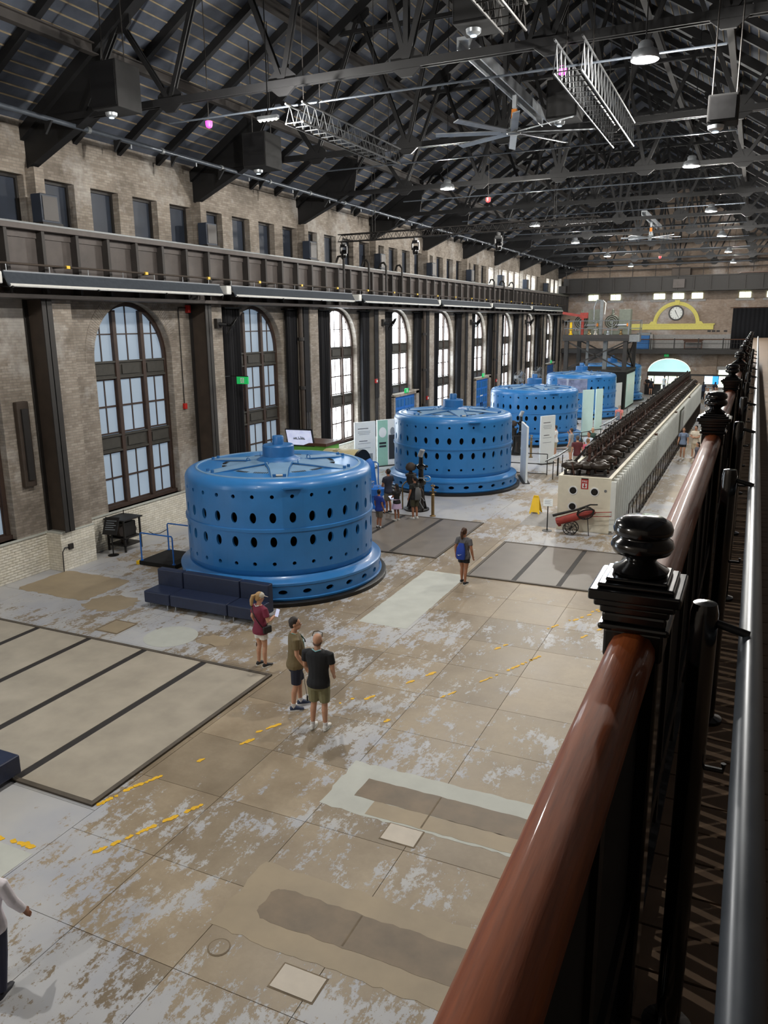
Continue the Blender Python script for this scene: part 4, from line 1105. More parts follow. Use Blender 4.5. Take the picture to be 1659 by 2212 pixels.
# ================================================================== floor covers, seats, exhibits
def floor_cover(x0, x1, y0, y1, strips, mat, label, h=.03, sw=.16):
    t = thing('floor_cover', label, 'floor cover', ((x0+x1)/2, (y0+y1)/2, 0), 'panelled floor covers')
    MB().box(x0, x1, y0, y1, 0, h*.6).build('cover_tray', 'mat_edge', t)
    xs = [x0]+sorted(strips)+[x1]
    for i in range(len(xs)-1):
        a = xs[i]+(sw/2 if i else .09); e = xs[i+1]-(sw/2 if i < len(xs)-2 else .09)
        MB().box(a, e, y0+.09, y1-.09, h*.5, h).build('cover_panel', mat, t)
    for s in strips: MB().box(s-sw/2+.008, s+sw/2-.008, y0+.05, y1-.05, h*.5, h*.9).build('cover_strip', 'mat_strip', t)
    for a, e, c, d in ((x0, x1, y0, y0+.08), (x0, x1, y1-.08, y1), (x0, x0+.08, y0+.08, y1-.08), (x1-.08, x1, y0+.08, y1-.08)):
        MB().box(a, e, c, d, h*.4, h+.008).build('cover_edge', 'mat_edge', t)
floor_cover(-16.6, -8.4, 7.55, 12.48, (-10.06, -11.68, -13.31, -14.94), 'mat_top', 'large beige panelled floor cover in the left foreground')
floor_cover(-6.92, -2.0, 20.24, 24.15, (-5.54, -4.29, -3.04), 'mat_top_far', 'grey panelled floor cover beside the nearest newel post', .02, .14)
floor_cover(-12.9, -8.3, 21.5, 26.25, (-9.88, -11.4), 'mat_top_far', 'grey panelled floor cover between the first two generators', .02, .14)

def sofa():
    t = thing('sofa', 'long navy leather modular sofa in front of the nearest generator', 'sofa', (-11.9, 15.0, 0))
    xs = (-13.65, -12.82, -11.06, -10.2); yf, yb = 14.62, 15.38
    for i in range(3):
        a, e = xs[i]+.01, xs[i+1]-.01
        MB().box(a, e, yf, yb-.16, .12, .43).build('seat', 'navy_leather', t, bevel=.03, seg=3)
        MB().box(a, e, yb-.20, yb, .12, .86).build('backrest', 'navy_leather', t, bevel=.03, seg=3)
        for x in (a+.12, e-.12):
            for y in (yf+.07, yb-.1): MB().tube((x, y, 0), (x, y, .13), .018, 8).build('leg', 'galv', t)
sofa()
def bench():
    t = thing('bench_seat', 'navy leather bench cut off by the left edge', 'bench', (-10.7, 7.0, 0))
    MB().box(-11.5, -10.0, 6.25, 7.68, .10, .42).build('seat', 'navy_leather', t, bevel=.03, seg=3)
    for x in (-11.4, -10.1):
        for y in (6.35, 7.58): MB().tube((x, y, 0 if y < 7.5 else .03), (x, y, .11), .018, 8).build('leg', 'galv', t)
bench()
def info_stand(x, y, label, h=1.0, rz=.3, bw=.24, bh=.28, bm='black', pm='text_grey'):
    t = thing('info_stand', label, 'sign', (x, y, 0))
    MB().lathe((x, y, 0), [(.17, 0), (.17, .015), (.02, .03), (.018, h-.12), (0, h-.12)], 18).build('stand_post', 'black', t, smooth=40)
    d = Vector((math.cos(rz), math.sin(rz), 0)); n = Vector((d.y, -d.x, 0)); up = (Vector((0, 0, 1))*.8-n*.45).normalized()
    f = up.cross(d).normalized(); c = Vector((x, y, h))
    MB().obox(c, d*bw, up*bh, f*.012).build('sign_board', bm, t)
    fr = f if f.dot(n) > 0 else -f
    for k in range(5): MB().obox(c+up*(.57-k*.25)*bh+fr*.013-d*(.16*bw if k % 2 else 0), d*bw*(.7-.12*(k % 2)), up*.032*bh, f*.002).build('print_line', pm, t)
info_stand(-17.75, 17.85, 'black slanted sign board on a post beside the iron frame', .95, .25)
def iron_frame():
    t = thing('relay_frame', 'dark iron frame holding gears under the nearest window', 'machine', (-17.95, 18.6, 0))
    x0, x1, y0, y1, h = -18.32, -17.58, 18.22, 18.98, 1.02
    for x in (x0, x1-.05):
        for y in (y0, y1-.05): MB().box(x, x+.05, y, y+.05, 0, h).build('frame_leg', 'iron_black', t)
    MB().box(x0-.05, x1+.05, y0-.05, y1+.05, h, h+.04).build('frame_top', 'iron_black', t)
    for z in (.18, .42): MB().box(x0, x1, y0, y1, z, z+.03).build('frame_shelf', 'iron_black', t)
    for i, (x, y, z, r) in enumerate(((-17.75, 18.3, .68, .17), (-17.85, 18.62, .72, .22), (-17.8, 18.85, .62, .12))): MB().tube((x-.05, y, z), (x+.04, y, z), r, 16).build('gear_wheel', 'iron_brown', t)
    MB().box(x0+.1, x1-.12, y0+.1, y1-.1, .45, .92).build('gear_case', 'iron_black', t, bevel=.02)
    MB().tube((-17.95, 18.6, .18), (-17.95, 18.6, .45), .12, 14).build('oil_pot', 'iron_brown', t)
    MB().tube((-18.2, 18.9, h), (-18.2, 18.9, h+.18), .015, 6).build('top_rod', 'iron_black', t)
iron_frame()
def access_platform():
    t = thing('access_platform', 'low black platform with blue handrails left of nearest generator', 'platform', (-15.4, 18.0, 0))
    x0, x1, y0, y1 = -16.3, -14.95, 17.4, 18.75
    MB().box(x0, x1, y0, y1, 0, .13).build('platform_deck', 'black_matt', t, bevel=.01)
    MB().box(x0-.12, x0, y0, y0+.16, 0, .10).build('yellow_nosing', 'yellow', t)
    def rail(y, xa, xb):
        MB().path([(xa, y, .13), (xa, y, .95), (xa+.03, y, .99), (xb-.03, y, .99), (xb, y, .95), (xb, y, .13)], .022, 8).build('handrail', 'blue_door', t, smooth=50)
        for x in (xa, xb): MB().tube((x, y, .13), (x, y, .15), .05, 10).build('rail_foot', 'blue_door', t)
    rail(y0+.06, x0+.06, x1-.08); rail(y1-.06, x0+.06, x1-.08)
    MB().path([(x0+.06, y1-.06, .8), (x0-.3, y1+.02, .62), (x0-.6, y1+.05, .55), (x0-.8, y1+.05, .60)], .012, 6).build('rope', 'black', t)
access_platform()
def green_kiosk():
    t = thing('display_kiosk', 'green display kiosk with tilted screen behind the nearest generator', 'kiosk', (-17.0, 29.2, 0))
    MB().box(-17.75, -16.1, 28.7, 29.9, 0, 2.0).build('kiosk_body', 'green_box', t, bevel=.02)
    MB().box(-17.82, -16.03, 28.6, 30.0, 2.0, 2.12).build('kiosk_top', 'wood_dark', t)
    MB().obox((-17.25, 28.55, 2.34), (.62, .06, 0), (0, .03, .02), (0, -.1, .36)).build('screen_frame', 'black', t)
    s = MB().obox((-17.245, 28.505, 2.34), (.57, .06, 0), (0, .008, .004), (0, -.09, .32)).build('screen', 'screen_a', t)
    m = MB(); rnd = random.Random(3)
    for k in range(16):
        u = -.5+k/16; h = rnd.uniform(.03, .14); m.obox((-17.245+u*.55/.5*.5*2*.5, 28.49+u*.06, 2.26+h/2), (.014, .001, 0), (0, .003, 0), (0, -.02, h/2))
    tag(m.build('screen_skyline', 'text_grey', s), kind='stuff')
green_kiosk()
def beige_exciter():
    c = Vector((-15.1, 28.6, 1.08)); t = thing('exciter', 'beige drum shaped exciter machine with slotted rim', 'machine', (c.x, c.y, 0))
    def lx(prof, name, mat, n=40):
        b = MB(); vs = []; fs = []
        for r, x in prof:
            for j in range(n): a = 2*math.pi*j/n; vs.append((c.x+x, c.y+r*math.cos(a), c.z+r*math.sin(a)))
        for i in range(len(prof)-1):
            for j in range(n): fs.append((i*n+j, i*n+(j+1) % n, (i+1)*n+(j+1) % n, (i+1)*n+j))
        fs += [tuple(range(n)), tuple(range((len(prof)-1)*n, len(prof)*n))]
        return b.add(vs, fs).build(name, mat, t, smooth=40)
    lx([(.5, -.95), (.86, -.9), (.88, -.45)], 'end_ring', 'beige_machine'); lx([(.88, -.2), (.88, .6), (.82, .68)], 'drum_shell', 'beige_machine'); lx([(.80, -.46), (.80, -.19)], 'drum_core', 'black')
    for k in range(28):
        a = 2*math.pi*k/28; d = Vector((0, math.cos(a), math.sin(a))); MB().obox(c+Vector((-.325, 0, 0))+d*.845, (.13, 0, 0), d.cross(Vector((1, 0, 0)))*.045, d*.03).build('slot_rib', 'beige_machine', t)
    lx([(.9, .68), (.9, .78), (.3, .82)], 'flange_ring', 'black')
    MB().box(c.x-.8, c.x+.7, c.y-.55, c.y+.55, 0, .42).build('machine_bed', 'steel_dark', t, bevel=.02)
    MB().box(c.x-.1, c.x+.15, c.y-.93, c.y-.86, c.z+.1, c.z+.3).build('name_plate', 'brass', t)
beige_exciter()
def blue_pump():
    t = thing('pump', 'blue pump with bent neck and round pot by the drum', 'machine', (-13.4, 27.8, 0))
    MB().rings([((-13.95, 28.7, 0), (.28, 0, 0), (0, .28, 0)), ((-13.95, 28.7, .45), (.22, 0, 0), (0, .22, 0)), ((-13.97, 28.7, 1.05), (.17, 0, 0), (0, .17, 0)), ((-14.05, 28.7, 1.4), (.2, 0, .05), (0, .2, 0)), ((-14.15, 28.7, 1.55), (.13, 0, .08), (0, .15, 0))], 18).build('pump_neck', 'blue_door', t, smooth=50)
    MB().lathe((-13.0, 27.1, 0), [(.42, 0), (.42, .08), (.26, .14), (.26, .45), (.40, .52), (.42, .78), (.36, .82), (0, .84)], 28).build('pump_pot', 'blue_door', t, smooth=40)
    MB().tube((-13.3, 27.5, .35), (-13.85, 28.5, .35), .12, 12).build('link_pipe', 'blue_door', t, smooth=50)
    for k in range(8):
        a = k*math.pi/4; MB().tube((-13.0+.3*math.cos(a), 27.1+.3*math.sin(a), .83), (-13.0+.3*math.cos(a), 27.1+.3*math.sin(a), .89), .025, 6).build('pot_bolt', 'galv', t)
    MB().path([(-13.2, 27.1, .84), (-13.2, 27.1, 1.0)], .02, 6).build('valve_stem', 'galv', t)
    MB().path([(-13.2+.12*math.cos(2*math.pi*i/16), 27.1+.12*math.sin(2*math.pi*i/16), 1.0) for i in range(17)], .015, 6).build('hand_wheel', 'galv', t)
    b = thing('blue_railing', 'low blue pipe railing behind the family of visitors', 'railing', (-15.3, 30.4, 0))
    for y in (29.95, 30.9): MB().path([(-16.0, y, 0), (-16.0, y, 1.0), (-15.9, y, 1.06), (-14.8, y, 1.06), (-14.7, y, 1.0), (-14.7, y, 0)], .03, 8).build('rail_bar', 'blue_door', b, smooth=50)
blue_pump()
def governor(x, y, label):
    t = thing('governor', label, 'machine', (x, y, 0), 'black turbine governors')
    MB().lathe((x, y, 0), [(.36, 0), (.36, .05), (.26, .10), (.19, .30), (.17, .70), (.20, .95), (.26, 1.02), (.26, 1.08), (0, 1.08)], 20).build('pedestal', 'iron_black', t, smooth=40)
    for k in range(6):
        a = k*math.pi/3; MB().rings([((x+.30*math.cos(a), y+.30*math.sin(a), 0), (.03, 0, 0), (0, .03, 0)), ((x+.22*math.cos(a), y+.22*math.sin(a), .5), (.022, 0, 0), (0, .022, 0)), ((x+.20*math.cos(a), y+.20*math.sin(a), 1.0), (.02, 0, 0), (0, .02, 0))], 8).build('pedestal_rib', 'iron_black', t, smooth=50)
    MB().lathe((x-.16, y-.05, 1.08), [(.13, 0), (.13, .22), (.16, .24), (.16, .32), (.10, .36), (0, .36)], 18).build('oil_cylinder', 'iron_black', t, smooth=40)
    MB().lathe((x-.17, y-.05, 1.44), [(.05, 0), (.05, .08), (.13, .12), (.15, .22), (.12, .34), (.05, .40), (0, .40)], 18).build('oil_dome', 'iron_brown', t, smooth=40)
    MB().lathe((x+.12, y+.02, 1.08), [(.15, 0), (.15, .08), (.08, .14), (.07, .5), (.12, .55), (.13, .66), (.07, .72), (.055, 1.1), (0, 1.1)], 18).build('regulator_column', 'black_gloss', t, smooth=40)
    MB().tube((x+.11, y-.03, 2.1), (x+.20, y-.06, 2.36), .075, 14).build('gauge_head', 'galv', t, smooth=40)
    for s in (-1, 1): MB().ball((x+.12+s*.17, y, 1.72), .055, n=12, k=8).build('flyball', 'black_gloss', t, smooth=60); MB().tube((x+.12, y, 1.85), (x+.12+s*.17, y, 1.72), .012, 6).build('flyball_arm', 'galv', t)
    MB().path([(x+.35+.11*math.cos(2*math.pi*i/16), y-.1, 1.28+.11*math.sin(2*math.pi*i/16)) for i in range(17)], .014, 6).build('hand_wheel', 'galv', t)
    MB().tube((x+.1, y-.1, 1.28), (x+.35, y-.1, 1.28), .02, 8).build('wheel_shaft', 'galv', t)
    for i, pts in enumerate((((-.38, -.15, .02), (-.38, -.15, .95), (-.28, -.15, 1.1), (-.15, -.1, 1.15)), ((.28, -.22, .02), (.28, -.22, .8), (.2, -.15, .9)), ((.05, -.26, .05), (.05, -.28, .62), (.05, -.2, .7), (.02, -.1, .72)))):
        MB().path([(x+p[0], y+p[1], p[2]) for p in pts], .022, 8).build('oil_pipe', 'brass' if i == 0 else 'iron_brown', t, smooth=50)
    MB().path([(x+.30, y-.24, .15), (x+.22, y-.3, .4), (x+.26, y-.3, .62), (x+.34, y-.26, .45)], .014, 6).build('drain_pipe', 'galv', t)
    t.scale = (1.35, 1.35, 1.0)
    return t
g_ = governor(-11.35, 27.3, 'tall black and brass governor machine in front of the second generator')
copy_tree(g_, (0, 14.28, 0), 0, 'tall black governor machine in front of the third generator'); copy_tree(g_, (0, 28.56, 0), 0, 'tall black governor machine in front of the fourth generator')
def brass_post(x, y, label):
    t = thing('brass_stanchion', label, 'stanchion', (x, y, 0), 'brass valve stanchions')
    MB().lathe((x, y, 0), [(.11, 0), (.11, .03), (.06, .06), (.06, .78), (.075, .80), (.075, .84), (.04, .87), (.035, 1.0), (.06, 1.02), (.06, 1.06), (.02, 1.10), (.0, 1.10)], 18).build('post_column', 'brass', t, smooth=40)
    MB().tube((x-.13, y, .94), (x+.13, y, .94), .022, 8).build('cross_handle', 'brass', t)
    for s in (-1, 1): MB().ball((x+s*.05, y, 1.16), .04, n=10, k=8).build('valve_knob', 'brass', t, smooth=60)
    MB().tube((x, y, 1.08), (x, y, 1.25), .014, 8).build('spindle', 'galv', t)
    return t
b_ = brass_post(-10.38, 26.52, 'slim brass stanchion standing before the second generator'); copy_tree(b_, (0, 14.28, 0), 0, 'slim brass stanchion before the third generator')
def pedestal_table(x, y):
    t = thing('pedestal_table', 'small round iron pedestal table before the third generator', 'table', (x, y, 0))
    MB().lathe((x, y, 0), [(.2, 0), (.2, .03), (.05, .08), (.045, .95), (.08, .98), (0, .98)], 16).build('table_base', 'iron_black', t, smooth=40)
    MB().lathe((x, y, .98), [(.24, 0), (.26, .02), (.26, .05), (0, .05)], 20).build('table_top', 'wood_dark', t, smooth=40)
pedestal_table(-9.75, 43.0)
def wet_sign(x, y):
    t = thing('wet_floor_sign', 'yellow folding wet floor sign near the white control wall', 'sign', (x, y, 0))
    h = .62
    for s in (-1, 1):
        P = [(-.20, 0), (-.14, 0), (-.11, .06), (.11, .06), (.14, 0), (.20, 0), (.11, h), (-.11, h)]
        vs = []
        for q in (0, .012):
            for u, z in P: vs.append((x+u, y+s*(.20*(1-z/h)+q), z))
        n = len(P); fs = [tuple(range(n)), tuple(range(n, 2*n))]+[(i, (i+1) % n, n+(i+1) % n, n+i) for i in range(n)]
        MB().add(vs, fs).build('sign_leaf', 'yellow', t)
    MB().box(x-.09, x+.09, y-.03, y+.03, h-.03, h+.05).build('sign_handle', 'yellow', t)
    sl = math.atan2(.20, h)
    def on(u, z): return (x+u, y-.2*(1-z/h)-.004, z)
    text_mesh('CAUTION', .055, 'text_dark', on(0, .50), (math.pi/2-sl, 0, 0), t)
    tri = MB(); P = [on(-.085, .27), on(.085, .27), on(0, .42)]; P2 = [on(-.055, .287), on(.055, .287), on(0, .385)]
    tri.add(P+P2, [(0, 1, 4, 3), (1, 2, 5, 4), (2, 0, 3, 5)]); tri.build('warning_triangle', 'text_dark', t)
    MB().bar(on(-.02, .30), on(.015, .35), .018, .004, (0, 1, 0)).build('falling_figure', 'text_dark', t)
    for k in range(2): text_mesh(['WET', 'FLOOR'][k], .05, 'text_dark', on(0, .215-k*.06), (math.pi/2-sl, 0, 0), t)
wet_sign(-7.0, 28.55)

# ------------------------------------------------------------------ tall information panels
def tall_panel(p, q, h, mat, label, lines=(), thick=.09, back='text_dark'):
    p = Vector((*p, 0)); q = Vector((*q, 0)); d = (q-p).normalized(); n = Vector((d.y, -d.x, 0)); W = (q-p).length
    t = thing('exhibit_display', label, 'panel', (p+q)/2, 'tall information displays')
    MB().obox((p+q)/2+Vector((0, 0, h/2)), d*W/2, n*thick/2, (0, 0, h/2)).build('panel_board', mat, t, bevel=.008)
    MB().obox((p+q)/2+Vector((0, 0, .02))+d*0, d*(W/2+.03), n*.16, (0, 0, .02)).build('panel_foot', 'steel_dark', t)
    cam = Vector((0, 0, 7)); s = 1 if n.dot(cam-p) > 0 else -1
    for u, z, w_, hh, m in lines:
        MB().obox(p+d*W*u+n*s*(thick/2+.003)+Vector((0, 0, h*z)), d*w_*W/2, n*.002, (0, 0, hh/2)).build('print_block', m, t)
    return t, p, d, n*s, W
LN = [(.4, .86, .5, .03, 'text_dark'), (.45, .80, .6, .02, 'text_grey'), (.45, .77, .6, .02, 'text_grey'), (.45, .74, .5, .02, 'text_grey'), (.4, .60, .4, .03, 'text_dark'), (.45, .55, .6, .02, 'text_grey'), (.45, .45, .6, .02, 'text_grey')]
tall_panel((-9.5, 35.6), (-8.75, 33.75), 2.55, 'panel_white', 'tall thin panel seen edge on beside the second generator')
MB().obox((-8.72, 33.68, 1.28), (.02, -.045, 0), (.05, .02, 0), (0, 0, 1.28))
tall_panel((-9.42, 38.8), (-8.9, 39.6), 2.45, 'panel_white', 'tall white text panel left of the standing visitors', LN)
tall_panel((-9.5, 49.8), (-8.95, 50.4), 2.9, 'panel_aqua', 'tall pale aqua panel between the third and fourth generators')
tall_panel((-9.3, 53.2), (-8.95, 53.7), 2.7, 'panel_aqua', 'narrow pale aqua panel behind the wider one')
tall_panel((-9.75, 64.3), (-9.45, 65.3), 2.3, 'panel_white', 'narrow white panel leaning by the black stage')
tall_panel((-17.4, 33.9), (-16.75, 34.9), 2.35, 'panel_white', 'white text panel standing behind the beige machine', LN+[(.5, .25, .7, .35, 'text_grey')])
_, p_, d_, n_, W_ = tall_panel((-16.8, 35.2), (-16.1, 36.2), 2.35, 'panel_white', 'teal and white portrait panel beside the white text panel')
MB().obox(p_+d_*W_*.25+n_*.05+Vector((0, 0, 1.18)), d_*W_*.24, n_*.003, (0, 0, 1.15)).build('teal_field', 'panel_teal', _)
MB().rings([(p_+d_*W_*.25+n_*.056+Vector((0, 0, 1.72)), d_*.22, Vector((0, 0, .26))), (p_+d_*W_*.25+n_*.059+Vector((0, 0, 1.72)), d_*.22, Vector((0, 0, .26)))], 20).build('quote_circle', 'panel_white', _)
MB().rings([(p_+d_*W_*.72+n_*.056+Vector((0, 0, 1.75)), d_*.13, Vector((0, 0, .20))), (p_+d_*W_*.72+n_*.06+Vector((0, 0, 1.75)), d_*.13, Vector((0, 0, .20)))], 18).build('portrait_head', 'text_grey', _)
MB().obox(p_+d_*W_*.74+n_*.056+Vector((0, 0, .95)), d_*.24, n_*.003, (0, 0, .62)).build('portrait_coat', 'text_dark', _)
for k in range(2): MB().obox(p_+d_*W_*.25+n_*.056+Vector((0, 0, 1.18-k*.16)), d_*.2, n_*.002, (0, 0, .05)).build('print_block', 'text_dark', _)

# ------------------------------------------------------------------ black barrier rails with reading desks round the third generator
def barrier(pts, label, h=1.0):
    t = thing('barrier_rail', label, 'railing', pts[0]+(0,), 'black barrier railings')
    for i in range(len(pts)-1):
        a = Vector((*pts[i], 0)); e = Vector((*pts[i+1], 0)); L = (e-a).length
        for z in (.06, .52, h): MB().tube(a+Vector((0, 0, z)), e+Vector((0, 0, z)), .022, 8).build('rail_bar', 'black', t, smooth=50)
        k = max(1, int(L/1.6))
        for j in range(k+1):
            p = a+(e-a)*j/k; MB().tube(p, p+Vector((0, 0, h)), .022, 8).build('rail_post', 'black', t, smooth=50)
barrier([(-10.4, 36.0), (-8.4, 36.15)], 'black railing in front of the white panels by second generator')
barrier([(-10.4, 43.4), (-8.4, 44.2), (-7.7, 46.2)], 'black railing round the front of the third generator')
barrier([(-9.6, 55.2), (-8.3, 55.8), (-7.9, 58.0)], 'black railing before the fourth generator')
def desk(x, y, label, n=2):
    t = thing('reading_desk', label, 'desk', (x, y, 0), 'slanted reading desks')
    for i in range(n):
        yy = y+i*1.05
        for s in (0, .9): MB().tube((x, yy+s, 0), (x, yy+s, .86), .022, 8).build('desk_leg', 'black', t)
        b = MB().obox((x-.05, yy+.45, .98), (.32, 0, .16), (0, .48, 0), (-.008, 0, .016)).build('desk_top', 'black', t)
        MB().obox((x-.06, yy+.45, 1.0), (.29, 0, .145), (0, .45, 0), (-.004, 0, .008)).build('desk_sheet', 'panel_white', t)
        for k in range(3): MB().obox((x-.18+k*.12, yy+.45, .955+k*.06), (.02, 0, .01), (0, .36-.05*k, 0), (-.003, 0, .006)).build('print_line', 'text_grey', t)
desk(-7.9, 35.2, 'slanted white reading desk pair nearest the switchgear end'); desk(-7.8, 48.6, 'slanted white reading desk row beside the aqua panel', 3)
# ================================================================== long white switchgear wall with rusty apparatus on top
def switchgear():
    x0, x1, y0, y1, H = -5.74, -3.96, 26.45, 71.5, 1.86
    t = thing('switchgear_bank', 'long cream switchgear wall topped with rusty black apparatus', 'switchgear', ((x0+x1)/2, (y0+y1)/2, 0))
    MB().box(x0, x1, y0, y1, 0, H).build('bank_body', 'cream', t, bevel=.015)
    MB().box(x0+.12, x1-.12, y0+.12, y1-.12, H, H+.03).build('top_tray', 'iron_brown', t)
    for a, e, c, d in ((x0, x0+.12, y0, y1), (x1-.12, x1, y0, y1), (x0+.12, x1-.12, y0, y0+.12)): MB().box(a, e, c, d, H, H+.05).build('top_kerb', 'cream', t)
    # round portholes on the end face
    for dx, z in ((.52, 1.42), (1.24, 1.42), (.52, .86)):
        x = x0+dx; n = 24
        for r, m, d in ((.155, 'white_paint', .02), (.115, 'hole_dark', .026)):
            P = [(x+r*math.cos(2*math.pi*i/n), z+r*math.sin(2*math.pi*i/n)) for i in range(n)]
            MB().prism(P, 'y', y0-d, y0+.01).build('porthole_rim' if d < .025 else 'porthole', m, t)
        for k in range(3): MB().box(x-.07, x+.07, y0-.03, y0-.025, z-.06+k*.05, z-.045+k*.05).build('porthole_slat', 'steel_brown', t)
    MB().tube((x0+1.6, y0-.03, 1.48), (x0+1.6, y0, 1.48), .045, 12).build('round_knob', 'grey_steel', t)
    s = MB().box(x0+.78, x0+1.02, y0-.02, y0, 1.50, 1.83).build('fire_sign', 'red', t); s['label'] = 'red fire equipment sign with white arrow'
    text_mesh('FIRE', .10, 'white_paint', (x0+.90, y0-.024, 1.755), (math.pi/2, 0, 0), s)
    MB().box(x0+.82, x0+.98, y0-.024, y0-.02, 1.53, 1.69).build('sign_square', 'white_paint', s)
    MB().prism([(x0+.90, 1.54), (x0+.96, 1.60), (x0+.92, 1.60), (x0+.92, 1.68), (x0+.88, 1.68), (x0+.88, 1.60), (x0+.84, 1.60)], 'y', y0-.03, y0-.024).build('sign_arrow', 'red', s)
    MB().box(x0+.78, x0+1.02, y0-.02, y0, 1.835, 1.865).build('black_tag', 'black', t)
    # cells on the gallery side: white doors between fins, gap shade put into their colour
    fin = MB().box(0, .17, -.05, .05, .12, H-.04).mesh('cell_fin', 'cell_white'); door = MB().box(0, .03, -.20, .20, .18, H-.12).mesh('cell_door', 'cell_door')
    bot = MB().ball((0, 0, 0), .045, n=8, k=6).mesh('insulator_knob', 'white_paint'); hd = MB().box(0, .03, -.02, .02, 0, .14).mesh('cell_handle', 'black')
    n = 80; st = (y1-y0)/n
    for k in range(n):
        y = y0+st*(k+.5)
        inst('cell_fin', fin, (x1, y-st/2, 0), t); d = inst('cell_door', door, (x1, y, 0), t)
        if k < 50: inst('insulator_knob', bot, (x1+.13, y-st/2, .10), t); inst('cell_handle', hd, (x1+.03, y+.14, 1.0), d)
    for k in (22, 40, 58): MB().box(x1, x1+.13, y0+st*k-.09, y0+st*k+.09, 0, H).build('wood_divider', 'wood_dark', t)
    MB().box(x1, x1+.18, 50.2, 53.4, 0, H-.1).build('green_cabinet', 'grey_green', t)
    MB().box(x1+.18, x1+.2, 51.4, 53.2, .2, H-.25).build('notice_board', 'panel_white', t)
    # apparatus: central bus frame
    xc = (x0+x1)/2
    MB().box(xc-.05, xc+.05, y0+.6, y1-.3, H+.78, H+.88).build('bus_beam', 'rust', t); MB().box(xc-.03, xc+.03, y0+.6, y1-.3, H+.45, H+.51).build('bus_bar', 'rust', t)
    MB().tube((xc-.12, y0+.5, H+.98), (xc-.12, y1-.3, H+.98), .035, 8).build('operating_shaft', 'iron_black', t)
    post = MB().box(-.04, .04, -.04, .04, H, H+.98).mesh('bus_post', 'rust'); kn = MB().lathe((0, 0, 0), [(.05, 0), (.08, .05), (.05, .10), (.075, .15), (.03, .22), (0, .22)], 10).mesh('bus_insulator', 'insulator')
    y = y0+.7; k = 0
    while y < y1-.4:
        if k % 2 == 0: inst('bus_post', post, (xc, y, 0), t)
        inst('bus_insulator', kn, (xc+.02, y+.2, H+.86), t); inst('bus_insulator', kn, (xc-.16, y+.35, H+.62), t)
        y += .56; k += 1
    # barrel shaped oil switches along the gallery side
    prof = [(.03, -.36), (.08, -.35), (.085, -.27), (.125, -.22), (.15, -.10), (.155, 0), (.15, .10), (.125, .22), (.085, .27), (.08, .35), (.03, .36)]
    vs = []; fs = []; m = 18
    for r, x in prof:
        for j in range(m): a = 2*math.pi*j/m; vs.append((x, r*math.cos(a), r*math.sin(a)))
    for i in range(len(prof)-1):
        for j in range(m): fs.append((i*m+j, i*m+(j+1) % m, (i+1)*m+(j+1) % m, (i+1)*m+j))
    fs += [tuple(range(m)), tuple(range((len(prof)-1)*m, len(prof)*m))]
    bar = MB().add(vs, fs); br = bar.mesh('oil_switch', 'insulator'); br.polygons.foreach_set('use_smooth', [True]*len(br.polygons))
    leg = MB().box(-.25, -.17, -.06, .06, H, H+.22).box(.17, .25, -.06, .06, H, H+.22).box(-.28, .28, -.1, .1, H+.02, H+.06).mesh('switch_cradle', 'iron_black')
    y = y0+.55; rnd = random.Random(4)
    while y < y1-.6:
        inst('oil_switch', br, (x1-.52+rnd.uniform(-.02, .02), y, H+.36), t); inst('switch_cradle', leg, (x1-.52, y, 0), t)
        y += 1.38
    for xx, yy in ((x0+.35, y0+.45), (x0+.8, y0+.6), (x0+1.1, y0+1.3)): inst('oil_switch', br, (xx, yy, H+.33), t); inst('switch_cradle', leg, (xx, yy, -.03), t)
    # tilted operating racks along the generator side
    rk = MB()
    for s in (-.28, .28): rk.bar((-.38, s, H+.1), (.28, s, H+.92), .05, .05)
    rk.bar((.28, -.30, H+.92), (.28, .30, H+.92), .06, .06); rk.bar((-.05, -.30, H+.5), (-.05, .30, H+.5), .05, .05); rk.bar((-.38, -.30, H+.1), (-.38, .30, H+.1), .06, .08)
    for i in range(6): rk.bar((-.30+i*.1, -.26, H+.20+i*.124), (-.30+i*.1, .26, H+.20+i*.124), .02, .03)
    for s in (-.28, .28): rk.bar((.28, s, H+.92), (.30, s, H), .04, .04)
    rm = rk.mesh('operating_rack', 'iron_black'); mot = MB().tube((-.1, -.2, 0), (-.1, .2, 0), .12, 12).box(-.2, 0, -.14, .14, -.14, 0).mesh('rack_motor', 'iron_brown')
    y = y0+2.4; k = 0
    while y < y1-1:
        inst('operating_rack', rm, (x0+.50, y, -.18*H*0-.25*H+0*H), t, sc=(1.2, 1, 1.25))
        if k % 2: inst('rack_motor', mot, (x0+.45, y+.75, H+.16), t)
        y += 1.15 if k % 3 else 2.0; k += 1
    # scattered small ironwork on the near end of the tray
    for i in range(26):
        a = rnd.uniform(x0+.2, x1-.2); e = rnd.uniform(y0+.2, y0+3.2); h = rnd.uniform(.1, .5)
        MB().tube((a, e, H), (a+rnd.uniform(-.12, .12), e+rnd.uniform(-.1, .1), H+h), rnd.uniform(.02, .06), 8).build('iron_fitting', rnd.choice(['iron_brown', 'rust', 'iron_black']), t)
switchgear()
def walkway_rail():
    x = -3.42; t = thing('walkway_railing', 'bronze tube railing running beside the white switchgear doors', 'railing', (x, 27, 0))
    for z in (.10, .98): MB().tube((x, 27.0, z), (x, 64, z), .025, 8).build('rail_bar', 'iron_brown', t, smooth=50)
    m = MB().tube((0, 0, 0), (0, 0, .98), .022, 8).mesh('rail_post', 'iron_brown'); m2 = MB().tube((0, 0, .1), (0, 0, .98), .012, 6).mesh('rail_baluster', 'iron_brown')
    for k in range(38): inst('rail_post', m, (x, 27+k, 0), t); inst('rail_baluster', m2, (x, 27.5+k if k < 37 else 63.9, 0), t)
walkway_rail()
